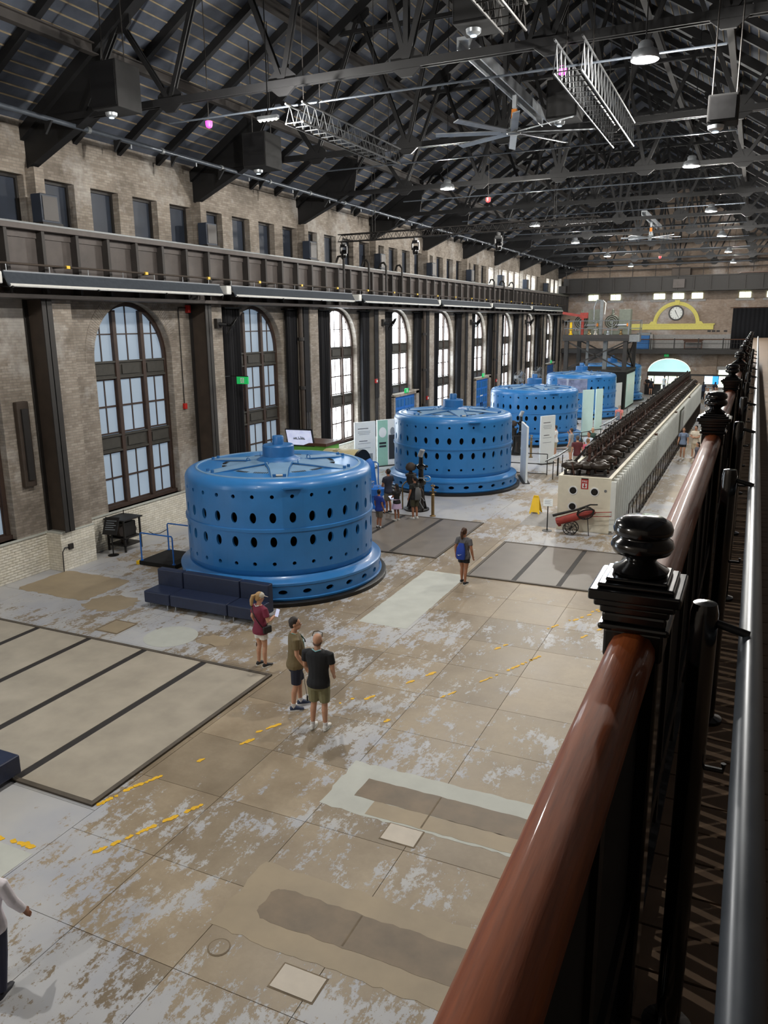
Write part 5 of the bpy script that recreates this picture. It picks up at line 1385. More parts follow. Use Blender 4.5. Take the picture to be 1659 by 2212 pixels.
def hose_cart():
    x, y = -5.35, 26.02; t = thing('hose_cart', 'red antique fire hose cart leaning on the cream wall', 'cart', (x, y, 0))
    d = Vector((.93, .06, .36)).normalized(); u = Vector((-.36, 0, .93)); a = Vector((x-.1, y, .40))
    MB().rings([(a-d*.1, u*.12, Vector((0, .11, 0))), (a+d*.35, u*.13, Vector((0, .12, 0))), (a+d*.9, u*.12, Vector((0, .11, 0))), (a+d*1.05, u*.08, Vector((0, .07, 0)))], 12).build('chemical_tank', 'red_worn', t, smooth=50)
    MB().rings([(a-d*.10-u*.02, u*.15, Vector((0, .13, 0))), (a-d*.02-u*.02, u*.15, Vector((0, .13, 0)))], 4).build('tank_base', 'red_worn', t)
    MB().path([a-d*.15+u*.22, a+d*.6+u*.2, a+d*1.0+u*.24, a+d*1.2+u*.18], [.045, .035, .025, .02], 8).build('hose_nozzle', 'iron_black', t, smooth=50)
    for s in (-.13, .13):
        c = Vector((x+.22, y+s, .20)); MB().path([c+Vector((.2*math.cos(2*math.pi*i/24), 0, .2*math.sin(2*math.pi*i/24))) for i in range(25)], .014, 6).build('cart_wheel', 'iron_black', t, smooth=50)
        m = MB()
        for i in range(5): q = math.pi*i/5; m.tube(c-Vector((.19*math.cos(q), 0, .19*math.sin(q))), c+Vector((.19*math.cos(q), 0, .19*math.sin(q))), .007, 5)
        tag(m.build('wheel_spokes', 'iron_black', t), kind='stuff')
    MB().tube((x+.22, y-.16, .2), (x+.22, y+.16, .2), .018, 8).build('axle', 'iron_black', t)
    rnd = random.Random(2); pts = []
    for i in range(70): q = i*.5; pts.append(a+d*(.82+.24*math.cos(q)+rnd.uniform(-.02, .02))+u*(.05+.2*math.sin(q)*(.7+.3*math.sin(i*.07)))+Vector((0, -.13-.0006*i, 0)))
    MB().path(pts, .012, 5).build('hose_coil', 'iron_black', t, smooth=60)
    MB().path([a+d*.95, a+d*1.5-u*.15, a+d*1.45-u*.28, a+d*.9-u*.12], .014, 6).build('cart_handle', 'red_worn', t)
    MB().tube(a+d*.8-u*.1, (x+.75, y, 0), .012, 6).build('cart_prop', 'iron_black', t); t.scale = (1.15, 1.1, 1.08); t.location = (x-.05, y-.05, 0)
hose_cart()
info_stand(-5.98, 26.1, 'small white leaflet sign on a black post by the cream wall', 1.0, .2, .16, .13, 'panel_white')
# ================================================================== near gallery: deck, balustrade, wooden handrail, newels, grey pipe rail
GZ = 5.6; RX = -.155; NY = [-1.36, 1.44, 4.24, 7.04, 9.84, 12.64, 15.44, 18.24, 21.04, 23.84, 26.64, 29.44]
def gallery_deck():
    t = MB().box(-.34, XR, YN, 74, GZ-.45, GZ-.06).build('floor_gallery', 'steel_dark', None); tag(t, 'gallery floor beside the camera', kind='structure')
    m = MB().box(0, XR+.34, .004, .136, GZ-.06, GZ).mesh('deck_plank', 'deck_wood')
    for k in range(220): inst('deck_plank', m, (-.34, -6+k*.14, 0), t)
    MB().box(-.34, XR, 24.8, 74, GZ-.06, GZ).build('deck_far', 'deck_wood', t)
    MB().box(-.40, -.34, YN, 74, GZ-.5, GZ+.05).build('deck_fascia', 'black', t)
gallery_deck()
def balustrade():
    RZ = 6.45; post = []
    prof_ball = [(.036, 0), (.048, .004), (.050, .010), (.036, .018), (.026, .026), (.030, .034), (.050, .042), (.0555, .054), (.053, .064), (.046, .069), (.045, .072), (.051, .077), (.0525, .086), (.048, .098), (.034, .106), (.0, .109)]
    for i, y in enumerate(NY):
        lab = 'black turned newel post with ball finial, ' + (['beside the camera', 'nearest in view', 'second in view', 'third in view', 'fourth in view'][i] if i < 5 else '%s in view along the gallery rail' % ORD[i-1])
        t = thing('newel_post', lab, 'newel post', (RX, y, GZ), 'black gallery newel posts'); x = RX
        MB().box(x-.048, x+.048, y-.048, y+.048, GZ, 6.50).build('post_shaft', 'black_gloss', t, bevel=.006)
        b = MB()
        for z0, z1, h in ((6.40, 6.455, .052), (6.455, 6.468, .062), (6.468, 6.488, .056)): b.box(x-h, x+h, y-h, y+h, z0, z1)
        b.build('post_collar', 'black_gloss', t, bevel=.005)
        b = MB()
        for z0, z1, h in ((6.488, 6.503, .060), (6.503, 6.516, .070), (6.516, 6.536, .079), (6.536, 6.545, .066), (6.545, 6.553, .054)): b.box(x-h, x+h, y-h, y+h, z0, z1)
        b.build('post_cap', 'black_gloss', t, bevel=.006, seg=3)
        MB().lathe((x, y, 6.551), prof_ball, 36).build('ball_finial', 'black_gloss', t, smooth=50)
    # wooden handrail between the newels
    prof = [(-.036, -.022), (-.041, -.006), (-.041, .010), (-.032, .028), (-.014, .037), (.010, .038), (.030, .030), (.040, .012), (.041, -.006), (.036, -.022)]
    for i in range(len(NY)-1):
        y0, y1 = NY[i]+.05, NY[i+1]-.05
        lab = 'polished brown handrail section, %s' % ('running along the bottom right foreground' if i == 0 else 'beyond the nearest newel post' if i == 1 else 'beyond the %s newel post' % ORD[i-1])
        t = thing('handrail', lab, 'handrail', (RX, y0, GZ), 'wooden gallery handrails')
        o = MB().prism([(RX+p[0], 6.415+p[1]) for p in prof], 'y', y0, y1).build('rail_wood', 'wood_rail', t, smooth=60)
        MB().box(RX-.024, RX+.024, y0, y1, 6.375, 6.393).build('rail_flat', 'black', t)
        MB().box(RX-.02, RX+.02, y0, y1, GZ+.13, 6.376).build('rail_panel', 'black_matt', t)
        MB().box(RX-.03, RX+.03, y0, y1, GZ, GZ+.02).build('bottom_rail', 'black', t)
        k = int((y1-y0)/.205)
        if i == 0: thin = MB().box(-.012, .012, -.014, .014, GZ+.02, GZ+.13).mesh('baluster', 'black'); wide = MB().box(-.012, .012, -.036, .036, GZ+.02, GZ+.13).mesh('baluster', 'black')
        if i < 5:
            for q in range(k):
                yy = y0+(y1-y0)*q/k
                inst('baluster', wide, (RX, yy+.036, 0), t); inst('baluster', thin, (RX, yy+.118, 0), t); inst('baluster', thin, (RX, yy+.178-.004, 0), t)
        else:
            b = MB()
            for q in range(k): b.box(RX-.012, RX+.012, y0+(y1-y0)*q/k, y0+(y1-y0)*q/k+.08, GZ+.02, GZ+.13)
            tag(b.build('baluster_row', 'black', t), kind='stuff')
        for s in (-1, 1): MB().box(RX+s*.026-.006, RX+s*.026+.006, y0, y1, GZ+.24, GZ+.30).build('panel_moulding', 'black', t)
        for q in range(1, 6): MB().box(RX-.03, RX+.03, y0+(y1-y0)*q/6-.02, y0+(y1-y0)*q/6+.02, GZ+.13, 6.376).build('panel_stile', 'black', t)
    # black round posts carrying the grey pipe rail on the walkway side
    t = thing('pipe_rail', 'grey round pipe rail running down the right edge', 'rail', (.038, 0, GZ))
    MB().tube((.038, -2.2, 6.45), (.038, 31, 6.45), .0195, 20).build('rail_tube', 'grey_pipe', t, smooth=50)
    for i, y in enumerate((0.02, 1.42, 2.82, 4.22, 5.62, 7.02, 8.42, 9.82, 11.22, 12.62, 14.02, 15.42)):
        MB().lathe((-.04, y, GZ), [(.05, 0), (.05, .012), (.024, .02), (.024, 6.50-GZ), (.020, 6.517-GZ), (.0, 6.52-GZ)], 18).build('rail_post', 'black_gloss', t, smooth=40)
        MB().tube((-.03, y, 6.485), (.035, y, 6.468), .0075, 8).build('rail_arm', 'black', t, smooth=50)
        MB().path([(-.03, y, 6.2), (.015, y, 6.2), (.015, y, 6.215)], .005, 6).build('cable_hook', 'black', t)
balustrade()
# ================================================================== far end: crane bridge, clock, balcony, test platform, lobby desk
def crane():
    t = thing('overhead_crane', 'dark overhead crane bridge spanning the far end of the hall', 'crane', (XC, 80, 9.7))
    for y in (79.2, 80.6):
        MB().box(-17.5, XR-.3, y-.02, y+.02, 9.72, 11.05).build('bridge_web', 'steel_dark', t)
        for z in (9.70, 10.98): MB().box(-17.5, XR-.3, y-.22, y+.22, z, z+.10).build('bridge_flange', 'steel_dark', t)
    m = MB().box(-.05, .05, -.16, 0, 9.8, 10.98).mesh('bridge_stiffener', 'girder_dark')
    for k in range(15): inst('bridge_stiffener', m, (-17+k*1.42, 79.19, 0), t)
    for x in (-17.6, ): MB().box(x-.25, x+.45, 78.6, 81.3, 9.72, 10.4).build('end_truck', 'girder_dark', t, bevel=.03)
    MB().box(-7.6, -6.0, 79.0, 80.9, 11.08, 11.8).build('hoist_trolley', 'steel_brown', t, bevel=.03)
    MB().box(-7.4, -6.4, 78.85, 79.05, 9.98, 10.75).build('crane_sign', 'girder', t)
    for z in (11.7, 12.2): MB().tube((-17.3, 78.9, z), (XR-.4, 78.9, z), .04, 6).build('catwalk_rail', 'girder_dark', t)
    m = MB().tube((0, 78.9, 11.05), (0, 78.9, 12.2), .03, 6).mesh('catwalk_post', 'girder_dark')
    for k in range(11): inst('catwalk_post', m, (-17.2+k*2.05, 0, 0), t)
    MB().box(-1.9, .6, 78.6, 80.9, 11.1, 11.2).build('crane_cab_floor', 'wood_dark', t)
crane()
def clock():
    y = YB-.02; t = thing('wall_clock', 'round white wall clock framed by a pale yellow arch', 'clock', (-7.3, y, 6.2))
    cx, cz = -7.3, 7.78
    def ring(r0, r1, y0, y1, name, mat, a0=0, a1=2*math.pi, c=(cx, cz), n=40):
        b = MB()
        for i in range(n):
            a, e = a0+(a1-a0)*i/n, a0+(a1-a0)*(i+1)/n; P = lambda r, q: (c[0]+r*math.cos(q), c[1]+r*math.sin(q))
            b.prism([P(r0, a), P(r1, a), P(r1, e), P(r0, e)], 'y', y0, y1)
        return b.build(name, mat, t)
    ring(.58, .70, y-.12, y, 'clock_rim', 'black')
    MB().prism([(cx+.59*math.cos(2*math.pi*i/40), cz+.59*math.sin(2*math.pi*i/40)) for i in range(40)], 'y', y-.06, y).build('clock_face', 'clock_face', t)
    for k in range(12):
        a = k*math.pi/6; d = Vector((math.sin(a), 0, math.cos(a))); n = Vector((math.cos(a), 0, -math.sin(a))); L = .09 if k % 3 else .12
        MB().obox(Vector((cx, y-.065, cz))+d*(.54-L/2), d*L/2, n*.016, (0, .006, 0)).build('hour_mark', 'text_dark', t)
    for a, L, w_ in ((R(-23), .30, .028), (R(150), .46, .02)):
        d = Vector((math.sin(a), 0, math.cos(a))); n = Vector((math.cos(a), 0, -math.sin(a))); MB().obox(Vector((cx, y-.075, cz))+d*L*.42, d*L*.58, n*w_, (0, .006, 0)).build('clock_hand', 'text_dark', t)
    ring(1.92, 2.14, y-.16, y, 'arch_moulding', 'yellow_pale', 0, math.pi, (-7.25, 6.72)); ring(1.80, 1.92, y-.08, y, 'arch_fillet', 'yellow_pale', 0, math.pi, (-7.25, 6.72))
    MB().prism([(-7.42, 8.55), (-7.08, 8.55), (-7.02, 8.98), (-7.48, 8.98)], 'y', y-.24, y).build('keystone', 'yellow_pale', t)
    for s in (-1, 1):
        MB().prism([(-7.25+s*2.5, 6.74), (-7.25+s*1.75, 6.74), (-7.25+s*1.85, 7.0), (-7.25+s*2.3, 7.0)], 'y', y-.2, y).build('arch_scroll', 'yellow_pale', t)
    MB().box(-11.4, -3.85, y-.14, y, 6.22, 6.66).build('entablature', 'yellow_pale', t); MB().box(-11.5, -3.75, y-.22, y, 6.66, 6.78).build('cornice', 'yellow_pale', t)
clock()
def balcony():
    t = MB().box(XW+.3, XR, YB-2.0, YB, 3.98, 4.4).build('floor_balcony', 'steel_dark', None); tag(t, 'balcony across the far wall', kind='structure')
    y = YB-1.9; r = thing('balcony_railing', 'thin iron balcony railing with brown top rail below the clock', 'railing', (-7, y, 4.4))
    MB().tube((-11.5, y, 5.32), (XR, y, 5.32), .05, 8).build('top_rail', 'wood_dark', r)
    for z in (4.5, 4.95): MB().tube((-11.5, y, z), (XR, y, z), .018, 6).build('mid_rail', 'iron_black', r)
    m = MB().box(-.05, .05, -.05, .05, 4.4, 5.42).mesh('rail_post', 'iron_black'); bl = MB().tube((0, 0, 4.4), (0, 0, 5.3), .018, 5).mesh('baluster', 'iron_black')
    for k in range(8): inst('rail_post', m, (-11.4+k*2.15, y, 0), r)
    for k in range(26): inst('baluster', bl, (-2.6+k*.25, y, 0), r)
    b = thing('balcony_table', 'brown wooden table standing on the far balcony', 'table', (-5.5, YB-1.0, 4.4))
    MB().box(-6.35, -4.6, YB-1.3, YB-.7, 5.16, 5.26).build('table_top', 'wood_dark', b); MB().box(-6.25, -4.7, YB-1.25, YB-.75, 5.02, 5.16).build('table_apron', 'wood_dark', b)
    for x in (-6.28, -4.74):
        for yy in (YB-1.25, YB-.8): MB().box(x, x+.08, yy, yy+.08, 4.4, 5.1).build('leg', 'wood_dark', b)
    MB().box(-6.2, -4.7, YB-1.05, YB-.97, 4.55, 4.61).build('stretcher', 'wood_dark', b)
    c = thing('blue_cabinet', 'blue tarpaulin covered cabinet on the far balcony', 'cabinet', (-10.0, YB-1.0, 4.4))
    MB().box(-10.6, -9.45, YB-1.5, YB-.6, 4.4, 5.7).build('cabinet_body', 'blue_dark', c, bevel=.03); MB().box(-10.65, -9.4, YB-1.55, YB-.55, 5.7, 5.95).build('cabinet_top', 'grey_steel', c)
    MB().box(-9.4, -9.15, YB-1.5, YB-.8, 4.4, 5.8).build('cabinet_side', 'stone_grey', c)
    d = thing('stage_curtain', 'wide black curtain hung across the far wall at right', 'curtain', (0, YB-.1, 5.2)); vs = []; fs = []
    for i in range(81):
        x = -2.25+i*.078; yy = YB-.12+.05*math.sin(i*1.3); vs += [(x, yy, 4.42), (x, yy, 8.15)]
    for i in range(80): fs.append((2*i, 2*i+2, 2*i+3, 2*i+1))
    o = MB().add(vs, fs).build('curtain_cloth', 'curtain', d, smooth=70); s = o.modifiers.new('solid', 'SOLIDIFY'); s.thickness = .01
    MB().tube((-2.5, YB-.12, 8.2), (XR, YB-.12, 8.2), .03, 6).build('curtain_rod', 'wood_dark', d)
    e = thing('exit_sign', 'small green exit sign above the far arched entrance', 'sign', (-7.9, YB, 3.6), 'green exit signs')
    MB().box(-8.1, -7.7, YB-.08, YB-.02, 3.62, 3.84).build('sign_box', 'exit_green', e); MB().box(-7.95, -7.85, YB-.085, YB-.08, 3.66, 3.8).build('sign_figure', 'white_paint', e)
balcony()
def platform():
    x0, x1, y0, y1 = -14.35, -9.3, 66.0, 71.6
    r = thing('black_stage', 'tall black box room carrying the steel test platform', 'room', ((x0+x1)/2, 69, 0))
    MB().box(x0, x1, y0, y1, 0, 3.06).build('room_walls', 'black_matt', r, bevel=.02); MB().box(x0-.05, x1+.05, y0-.05, y1+.05, 3.06, 3.2).build('room_roof', 'steel_dark', r)
    MB().box(x1, x1+.04, y0+.7, y1-.3, .15, 2.85).build('mural_panel', 'panel_aqua', r)
    for k in range(4): MB().box(x1+.04, x1+.05, y0+1.4, y0+2.8-.2*k, 1.9-k*.16, 1.96-k*.16).build('print_line', 'white_paint', r)
    t = thing('test_platform', 'steel platform with railings and motors above the black room', 'platform', ((x0+x1)/2, 69, 3.2))
    lg = MB().box(-.16, .16, -.16, .16, 3.2, 5.5).mesh('platform_leg', 'steel_dark')
    for x in (x0+.18, x1-.18):
        for y in (y0+.2, y1-.2): inst('platform_leg', lg, (x, y, 0), t)
    for a, e in (((x0+.2, y0+.2), (x1-.2, y0+.2)), ((x0+.2, y1-.2), (x1-.2, y1-.2)), ((x1-.2, y0+.2), (x1-.2, y1-.2))):
        for z0, z1 in ((3.25, 5.45), (5.45, 3.25)): MB().bar((a[0], a[1], z0), (e[0], e[1], z1), .10, .10).build('cross_brace', 'steel_dark', t)
    MB().box(x0-.1, x1+.1, y0-.1, y1+.1, 5.5, 6.0).build('platform_deck', 'steel_dark', t, bevel=.02); MB().box(x0-.1, x1+.1, y0-.13, y0-.1, 5.72, 6.0).build('deck_fascia', 'girder_dark', t)
    MB().box(x1+.1, x1+.9, y0, y0+.9, 5.45, 6.0).build('stair_landing', 'grey_steel', t)
    for xa, ya, xb, yb in ((x0, y0, x1, y0), (x0, y0, x0, y1), (x1+.05, y0, x1+.9, y0), (x1+.9, y0, x1+.9, y0+.9)):
        for z in (6.5, 7.1): MB().tube((xa, ya, z), (xb, yb, z), .035, 6).build('rail_bar', 'grey_steel', t)
        L = math.hypot(xb-xa, yb-ya); k = max(1, int(L/1.1))
        for j in range(k+1): MB().tube((xa+(xb-xa)*j/k, ya+(yb-ya)*j/k, 6.0), (xa+(xb-xa)*j/k, ya+(yb-ya)*j/k, 7.1), .03, 6).build('rail_post', 'grey_steel', t)
    for x, y, ra in ((-12.7, y0+1.5, .10), (-11.2, y0+1.2, .16)): MB().box(x-ra, x+ra, y-ra, y+ra, 3.2, 5.5).build('service_column', 'grey_steel', t)
    def motor(x, label):
        m = thing('motor', label, 'machine', (x, y0+1.6, 6.0), 'grey green motors on the platform'); yy = y0+1.6
        MB().box(x-1.0, x+1.0, yy-.6, yy+.6, 6.0, 6.3).build('motor_bed', 'grey_green', m, bevel=.02)
        MB().box(x+.1, x+1.0, yy-.45, yy+.45, 6.3, 8.0).build('control_cabinet', 'grey_green', m, bevel=.02)
        vs = [(x-.45+.55*math.cos(2*math.pi*i/24), 7.0+.55*math.sin(2*math.pi*i/24)) for i in range(24)]
        MB().prism(vs, 'y', yy-.5, yy+.4).build('motor_drum', 'grey_green', m, smooth=40)
        for rr in (.2, .35, .5): MB().path([(x-.45+rr*math.cos(2*math.pi*i/24), yy-.53, 7.0+rr*math.sin(2*math.pi*i/24)) for i in range(25)], .03, 6).build('drum_ring', 'iron_brown', m, smooth=50)
        MB().lathe((x-.45, yy, 7.55), [(.14, 0), (.14, .1), (.09, .14), (.09, .4), (.12, .42), (0, .46)], 12).build('motor_cap', 'grey_green', m, smooth=40)
        MB().tube((x-.2, yy-.4, 6.75), (x+.9, yy-.4, 6.75), .12, 10).build('drive_shaft', 'galv', m); MB().box(x+.75, x+.95, yy-.6, yy-.3, 6.65, 6.9).build('shaft_guard', 'orange', m)
    motor(-12.8, 'grey green motor with cabinet on the left of the platform'); motor(-10.35, 'grey green motor with cabinet on the right of the platform')
    c = thing('jib_crane', 'red jib crane arm on the left of the platform', 'crane', (-13.0, y0+.5, 6.0))
    MB().box(-13.1, -12.9, y0+.4, y0+.6, 6.0, 7.6).build('jib_post', 'red_worn', c); MB().bar((-12.9, y0+.5, 7.45), (-14.6, y0+.2, 7.75), .12, .2).build('jib_arm', 'red_worn', c); MB().box(-13.2, -12.6, y0+.35, y0+.65, 7.3, 7.75).build('jib_winch', 'red_worn', c)
    g = thing('cable_mast', 'grey mast with looping cables in the middle of the platform', 'mast', (-11.6, y0+.9, 6.0))
    MB().box(-11.72, -11.48, y0+.8, y0+1.0, 6.0, 8.7).build('mast_post', 'grey_steel', g); MB().path([(-11.6, y0+.9, 8.7), (-12.0, y0+.9, 8.75), (-12.2, y0+.9, 8.2), (-12.2, y0+.9, 7.0)], .05, 8).build('cable_loop', 'galv', g, smooth=50); MB().path([(-11.55, y0+.9, 8.7), (-11.3, y0+.9, 8.5), (-11.35, y0+.9, 7.6)], .05, 8).build('cable_loop', 'white_metal', g, smooth=50)
    for i, (x, m) in enumerate(((-13.9, 'yellow'), (-12.4, 'brass'), (-11.9, 'hatch_pale'), (-10.9, 'galv'), (-9.9, 'brass'))):
        v = thing('valve', ['yellow', 'left brass', 'pale', 'silver', 'right brass'][i]+' valve at the front edge of the platform', 'valve', (x, y0+.3, 6.0), 'valves on the platform')
        MB().lathe((x, y0+.3, 6.0), [(.16, 0), (.16, .08), (.09, .14), (.09, .3), (.14, .34), (0, .36)], 12).build('valve_body', m, v, smooth=40); MB().tube((x-.15, y0+.3, .42+6), (x+.15, y0+.3, 6.42), .03, 8).build('valve_handle', m, v)
        if i == 0: MB().box(x-.08, x+.08, y0+.25, y0+.4, 6.4, 7.0).build('valve_guard', m, v)
platform()
def lobby():
    t = thing('ticket_counter', 'long pale counter under a dark canopy at far right', 'counter', (-3.6, 78.6, 0))
    MB().box(-5.2, -1.6, 78.2, 79.0, 0, 1.0).build('counter_body', 'panel_white', t); MB().box(-5.3, -1.5, 78.1, 79.1, 1.0, 1.06).build('counter_top', 'stone_grey', t)
    MB().box(-5.3, -1.6, 77.9, 78.2, 2.12, 2.26).build('counter_canopy', 'black', t)
    for x in (-5.2, -1.7): MB().box(x-.05, x+.05, 78.0, 78.1, 0, 2.14).build('canopy_post', 'black', t)
    s = thing('menu_screen', 'bright blue and white display screen above the far counter', 'screen', (-3.5, 80, 1.2))
    MB().box(-4.15, -2.85, 80.0, 80.06, 1.22, 2.04).build('screen_frame', 'black', s); MB().box(-4.1, -3.4, 79.98, 80.0, 1.26, 2.0).build('screen_left', 'screen_white', s); MB().box(-3.4, -2.9, 79.98, 80.0, 1.26, 2.0).build('screen_right', 'screen_blue', s)
    for x in (-4.0, -3.0): MB().box(x-.03, x+.03, 80.02, 80.08, 0, 1.24).build('screen_leg', 'black', s)
    b = thing('lobby_desk', 'dark low desk beside the far arched entrance', 'desk', (-8.9, 81.6, 0))
    MB().box(-9.6, -8.1, 81.5, 82.1, 0, 1.0).build('desk_body', 'black', b, bevel=.02); MB().box(-9.7, -8.0, 81.4, 82.2, 1.0, 1.05).build('desk_top', 'wood_dark', b)
    d = thing('back_door', 'small dark doorway with pale lintel at the far right', 'doorway', (-2.5, YB, 0))
    MB().box(-3.2, -1.9, YB-.10, YB-.02, 2.4, 2.75).build('door_lintel', 'stone_grey', d); MB().box(-3.05, -2.05, YB-.07, YB-.02, 0, 2.4).build('door_glass', 'pane_garden', d)
    for x in (-3.1, -2.05): MB().box(x, x+.06, YB-.09, YB-.02, 0, 2.4).build('door_jamb', 'wood_dark', d)
lobby()
# ================================================================== visitors
_cm = {}
def cmat(rgb, rough=.8):
    k = 'cloth_%d_%d_%d' % rgb
    if k not in MATS: M(k, rgb, rough, var=.10, scale=14, bump=.15, bscale=50)
    return k
def person(x, y, face, h, label, shirt=(60, 60, 60), legs=('shorts', (50, 50, 60)), skin='skin_a', hair=((40, 28, 20), 'short'), shoes=(230, 230, 228),
           armL=None, armR=None, head=(0, 0), stride=0, belly=0, female=False, voxel=.016, sleeves=.5, cap=None, extra=None, sole=(235, 235, 235), z0=0, socks=None, feet=None, build_=1.0, hem=.475):
    t = thing('person', label, 'person', (x, y, z0), 'visitors')
    F = Vector((math.sin(face), math.cos(face), 0)); S = Vector((math.cos(face), -math.sin(face), 0)); U = Vector((0, 0, 1)); O = Vector((x, y, z0))
    def W(p): return O+(S*p[0]+F*p[1]+U*p[2])*h
    def ell(b, c, a, d, n=12): pass
    sw = (.098 if female else .112)*build_; hp = (.088 if female else .084)*build_; dp = .058*build_
    lo = .004*h
    def rm(o, v, it=3):
        m = o.modifiers.new('remesh', 'REMESH'); m.mode = 'VOXEL'; m.voxel_size = v; m.use_smooth_shade = True
        s = o.modifiers.new('smooth', 'SMOOTH'); s.factor = .5; s.iterations = it
        return o
    def limb(b, pts, rs, g=0, n=10): b.path([W(p) for p in pts], [(r*h+g) for r in rs], n)
    def torso(b, g=0, z0_=.46, z1_=.835, flare=0):
        lv = [(.46, hp, dp+.012, -.004), (.50, hp+.006, dp+.016, -.006), (.56, hp*.97, dp+.006+belly*.5, belly*.4), (.62, (.074 if female else .084)*build_, dp+belly, belly*.6), (.68, (.084 if female else .096)*build_, dp+.004+belly*.6, belly*.4+.004), (.745, sw*.98, dp+.010+(.012 if female else 0), .006), (.79, sw*1.02, dp, .0), (.818, sw*.80, dp*.78, -.004), (.835, .042, .036, -.006)]
        rs = []
        for z, a, d, o in lv:
            if z < z0_-.001 or z > z1_+.001: continue
            k = 1+flare*max(0, (.62-z)/.15)
            rs.append((W((0, o, z)), S*(a*h*k+g), F*(d*h*k+g)))
        b.rings(rs, 16)
    aL = armL or [(-.135, -.015, .645), (-.150, .03, .505)]; aR = armR or [(.135, -.015, .645), (.150, .03, .505)]
    shL, shR = (-sw-.005, 0, .793), (sw+.005, 0, .793)
    ft = feet or [(-.055, stride), (.055, -stride)]
    # ---- body: one continuous surface
    b = MB(); torso(b)
    hy, hpch = head; hc = Vector((0, .010, .928))
    def H(p):
        q = Vector(p); c, s = math.cos(hpch), math.sin(hpch); q = Vector((q.x, q.y*c-q.z*s, q.y*s+q.z*c)); c, s = math.cos(hy), math.sin(hy)
        q = Vector((q.x*c+q.y*s, -q.x*s+q.y*c, q.z)); return W(hc+q)
    def hball(b, p, a, d, e, g=0, n=14, k=10):
        rot = Matrix((S, F, U)).transposed() @ Matrix.Rotation(-hy, 3, 'Z') @ Matrix.Rotation(hpch, 3, 'X')
        b.ball(H(p), a*h+g, d*h+g, e*h+g, n, k, rot)
    hball(b, (0, -.004, .012), .0445, .056, .058); hball(b, (0, .018, -.030), .034, .034, .036)
    hball(b, (0, .056, -.008), .0085, .012, .014, n=8, k=6)
    for s in (-1, 1): hball(b, (s*.045, -.004, -.004), .007, .012, .017, n=8, k=6)
    b.path([W((0, -.008, .80)), W((0, -.004, .86)), H((0, .0, -.03))], [.034*h, .031*h, .033*h], 12)
    for sh, (el, wr), sg in ((shL, aL, -1), (shR, aR, 1)):
        limb(b, [(sh[0]*.8, 0, .80), sh, tuple((Vector(sh)+Vector(el))/2), el, tuple((Vector(el)*.6+Vector(wr)*.4)), wr], [.030, .031, .0275*build_, .0235, .0245, .0165])
        d = (Vector(wr)-Vector(el)).normalized(); pm = Vector(wr)+d*.032; nn = d.cross(Vector((0, 1, 0) if abs(d.y) < .8 else (0, 0, 1))).normalized(); kk = nn.cross(d).normalized()
        b.rings([(W(wr), S*.013*h, F*.017*h), (W(pm), (S*nn.x+F*nn.y+U*nn.z)*.011*h, (S*kk.x+F*kk.y+U*kk.z)*.022*h), (W(Vector(wr)+d*.052), (S*nn.x+F*nn.y+U*nn.z)*.009*h, (S*kk.x+F*kk.y+U*kk.z)*.021*h)], 10)
        for i, (o, L) in enumerate(((-.017, .036), (-.006, .042), (.006, .040), (.016, .032))):
            r0 = Vector(wr)+d*.048+kk*o; m1 = r0+d*L*.55+nn*.004; e1 = r0+d*L*.9+nn*.014*(-sg if False else 1)
            b.path([W(r0), W(m1), W(e1)], [.0052*h, .005*h, .0042*h], 6)
        th = Vector(wr)+d*.014+kk*(.017); b.path([W(th), W(th+d*.020+kk*.014), W(th+d*.040+kk*.015)], [.0062*h, .0058*h, .0048*h], 6)
    kn = []
    for (fx, fy), sg in zip(ft, (-1, 1)):
        hipp = (sg*.048*build_, 0, .49); knee = (sg*.05+(fx-sg*.055)*.5, fy*.55+.012, .275); ank = (fx, fy-.008, .045)
        kn.append((hipp, knee, ank))
        m1 = tuple((Vector(hipp)+Vector(knee))/2); c1 = (knee[0]*.65+ank[0]*.35, knee[1]*.65+ank[1]*.35-.010, .20)
        limb(b, [hipp, m1, knee, c1, ank, (fx, fy, .02)], [.052*build_, .044*build_, .031, .0315, .020, .019])
        b.rings([(W((fx, fy-.03, .02)), S*.018*h, U*.016*h), (W((fx, fy+.03, .022)), S*.022*h, U*.018*h), (W((fx+sg*.006, fy+.085, .015)), S*.02*h, U*.011*h)], 8)
    body = rm(b.build('body', skin, t), voxel*.62); body['label'] = 'bare skin of face, arms and legs'
    # ---- shirt
    b = MB(); g = .012
    g = .014; torso(b, g, .46, .835, .17)
    for sh, (el, wr) in ((shL, aL), (shR, aR)):
        if sleeves <= 0: continue
        e = Vector(sh).lerp(Vector(el), min(1, sleeves*1.25)); pts = [(sh[0]*.6, 0, .800), sh, tuple(e)]; rs = [.036, .038, .037]
        if sleeves > .85: pts.append(tuple(Vector(el).lerp(Vector(wr), min(.95, sleeves-.05)))); rs = [.036, .037, .034, .026]
        limb(b, pts, rs, .004)
    rm(b.build('shirt', cmat(shirt), t), voxel*.62, 5)
    # ---- legwear
    kind, col = legs; b = MB()
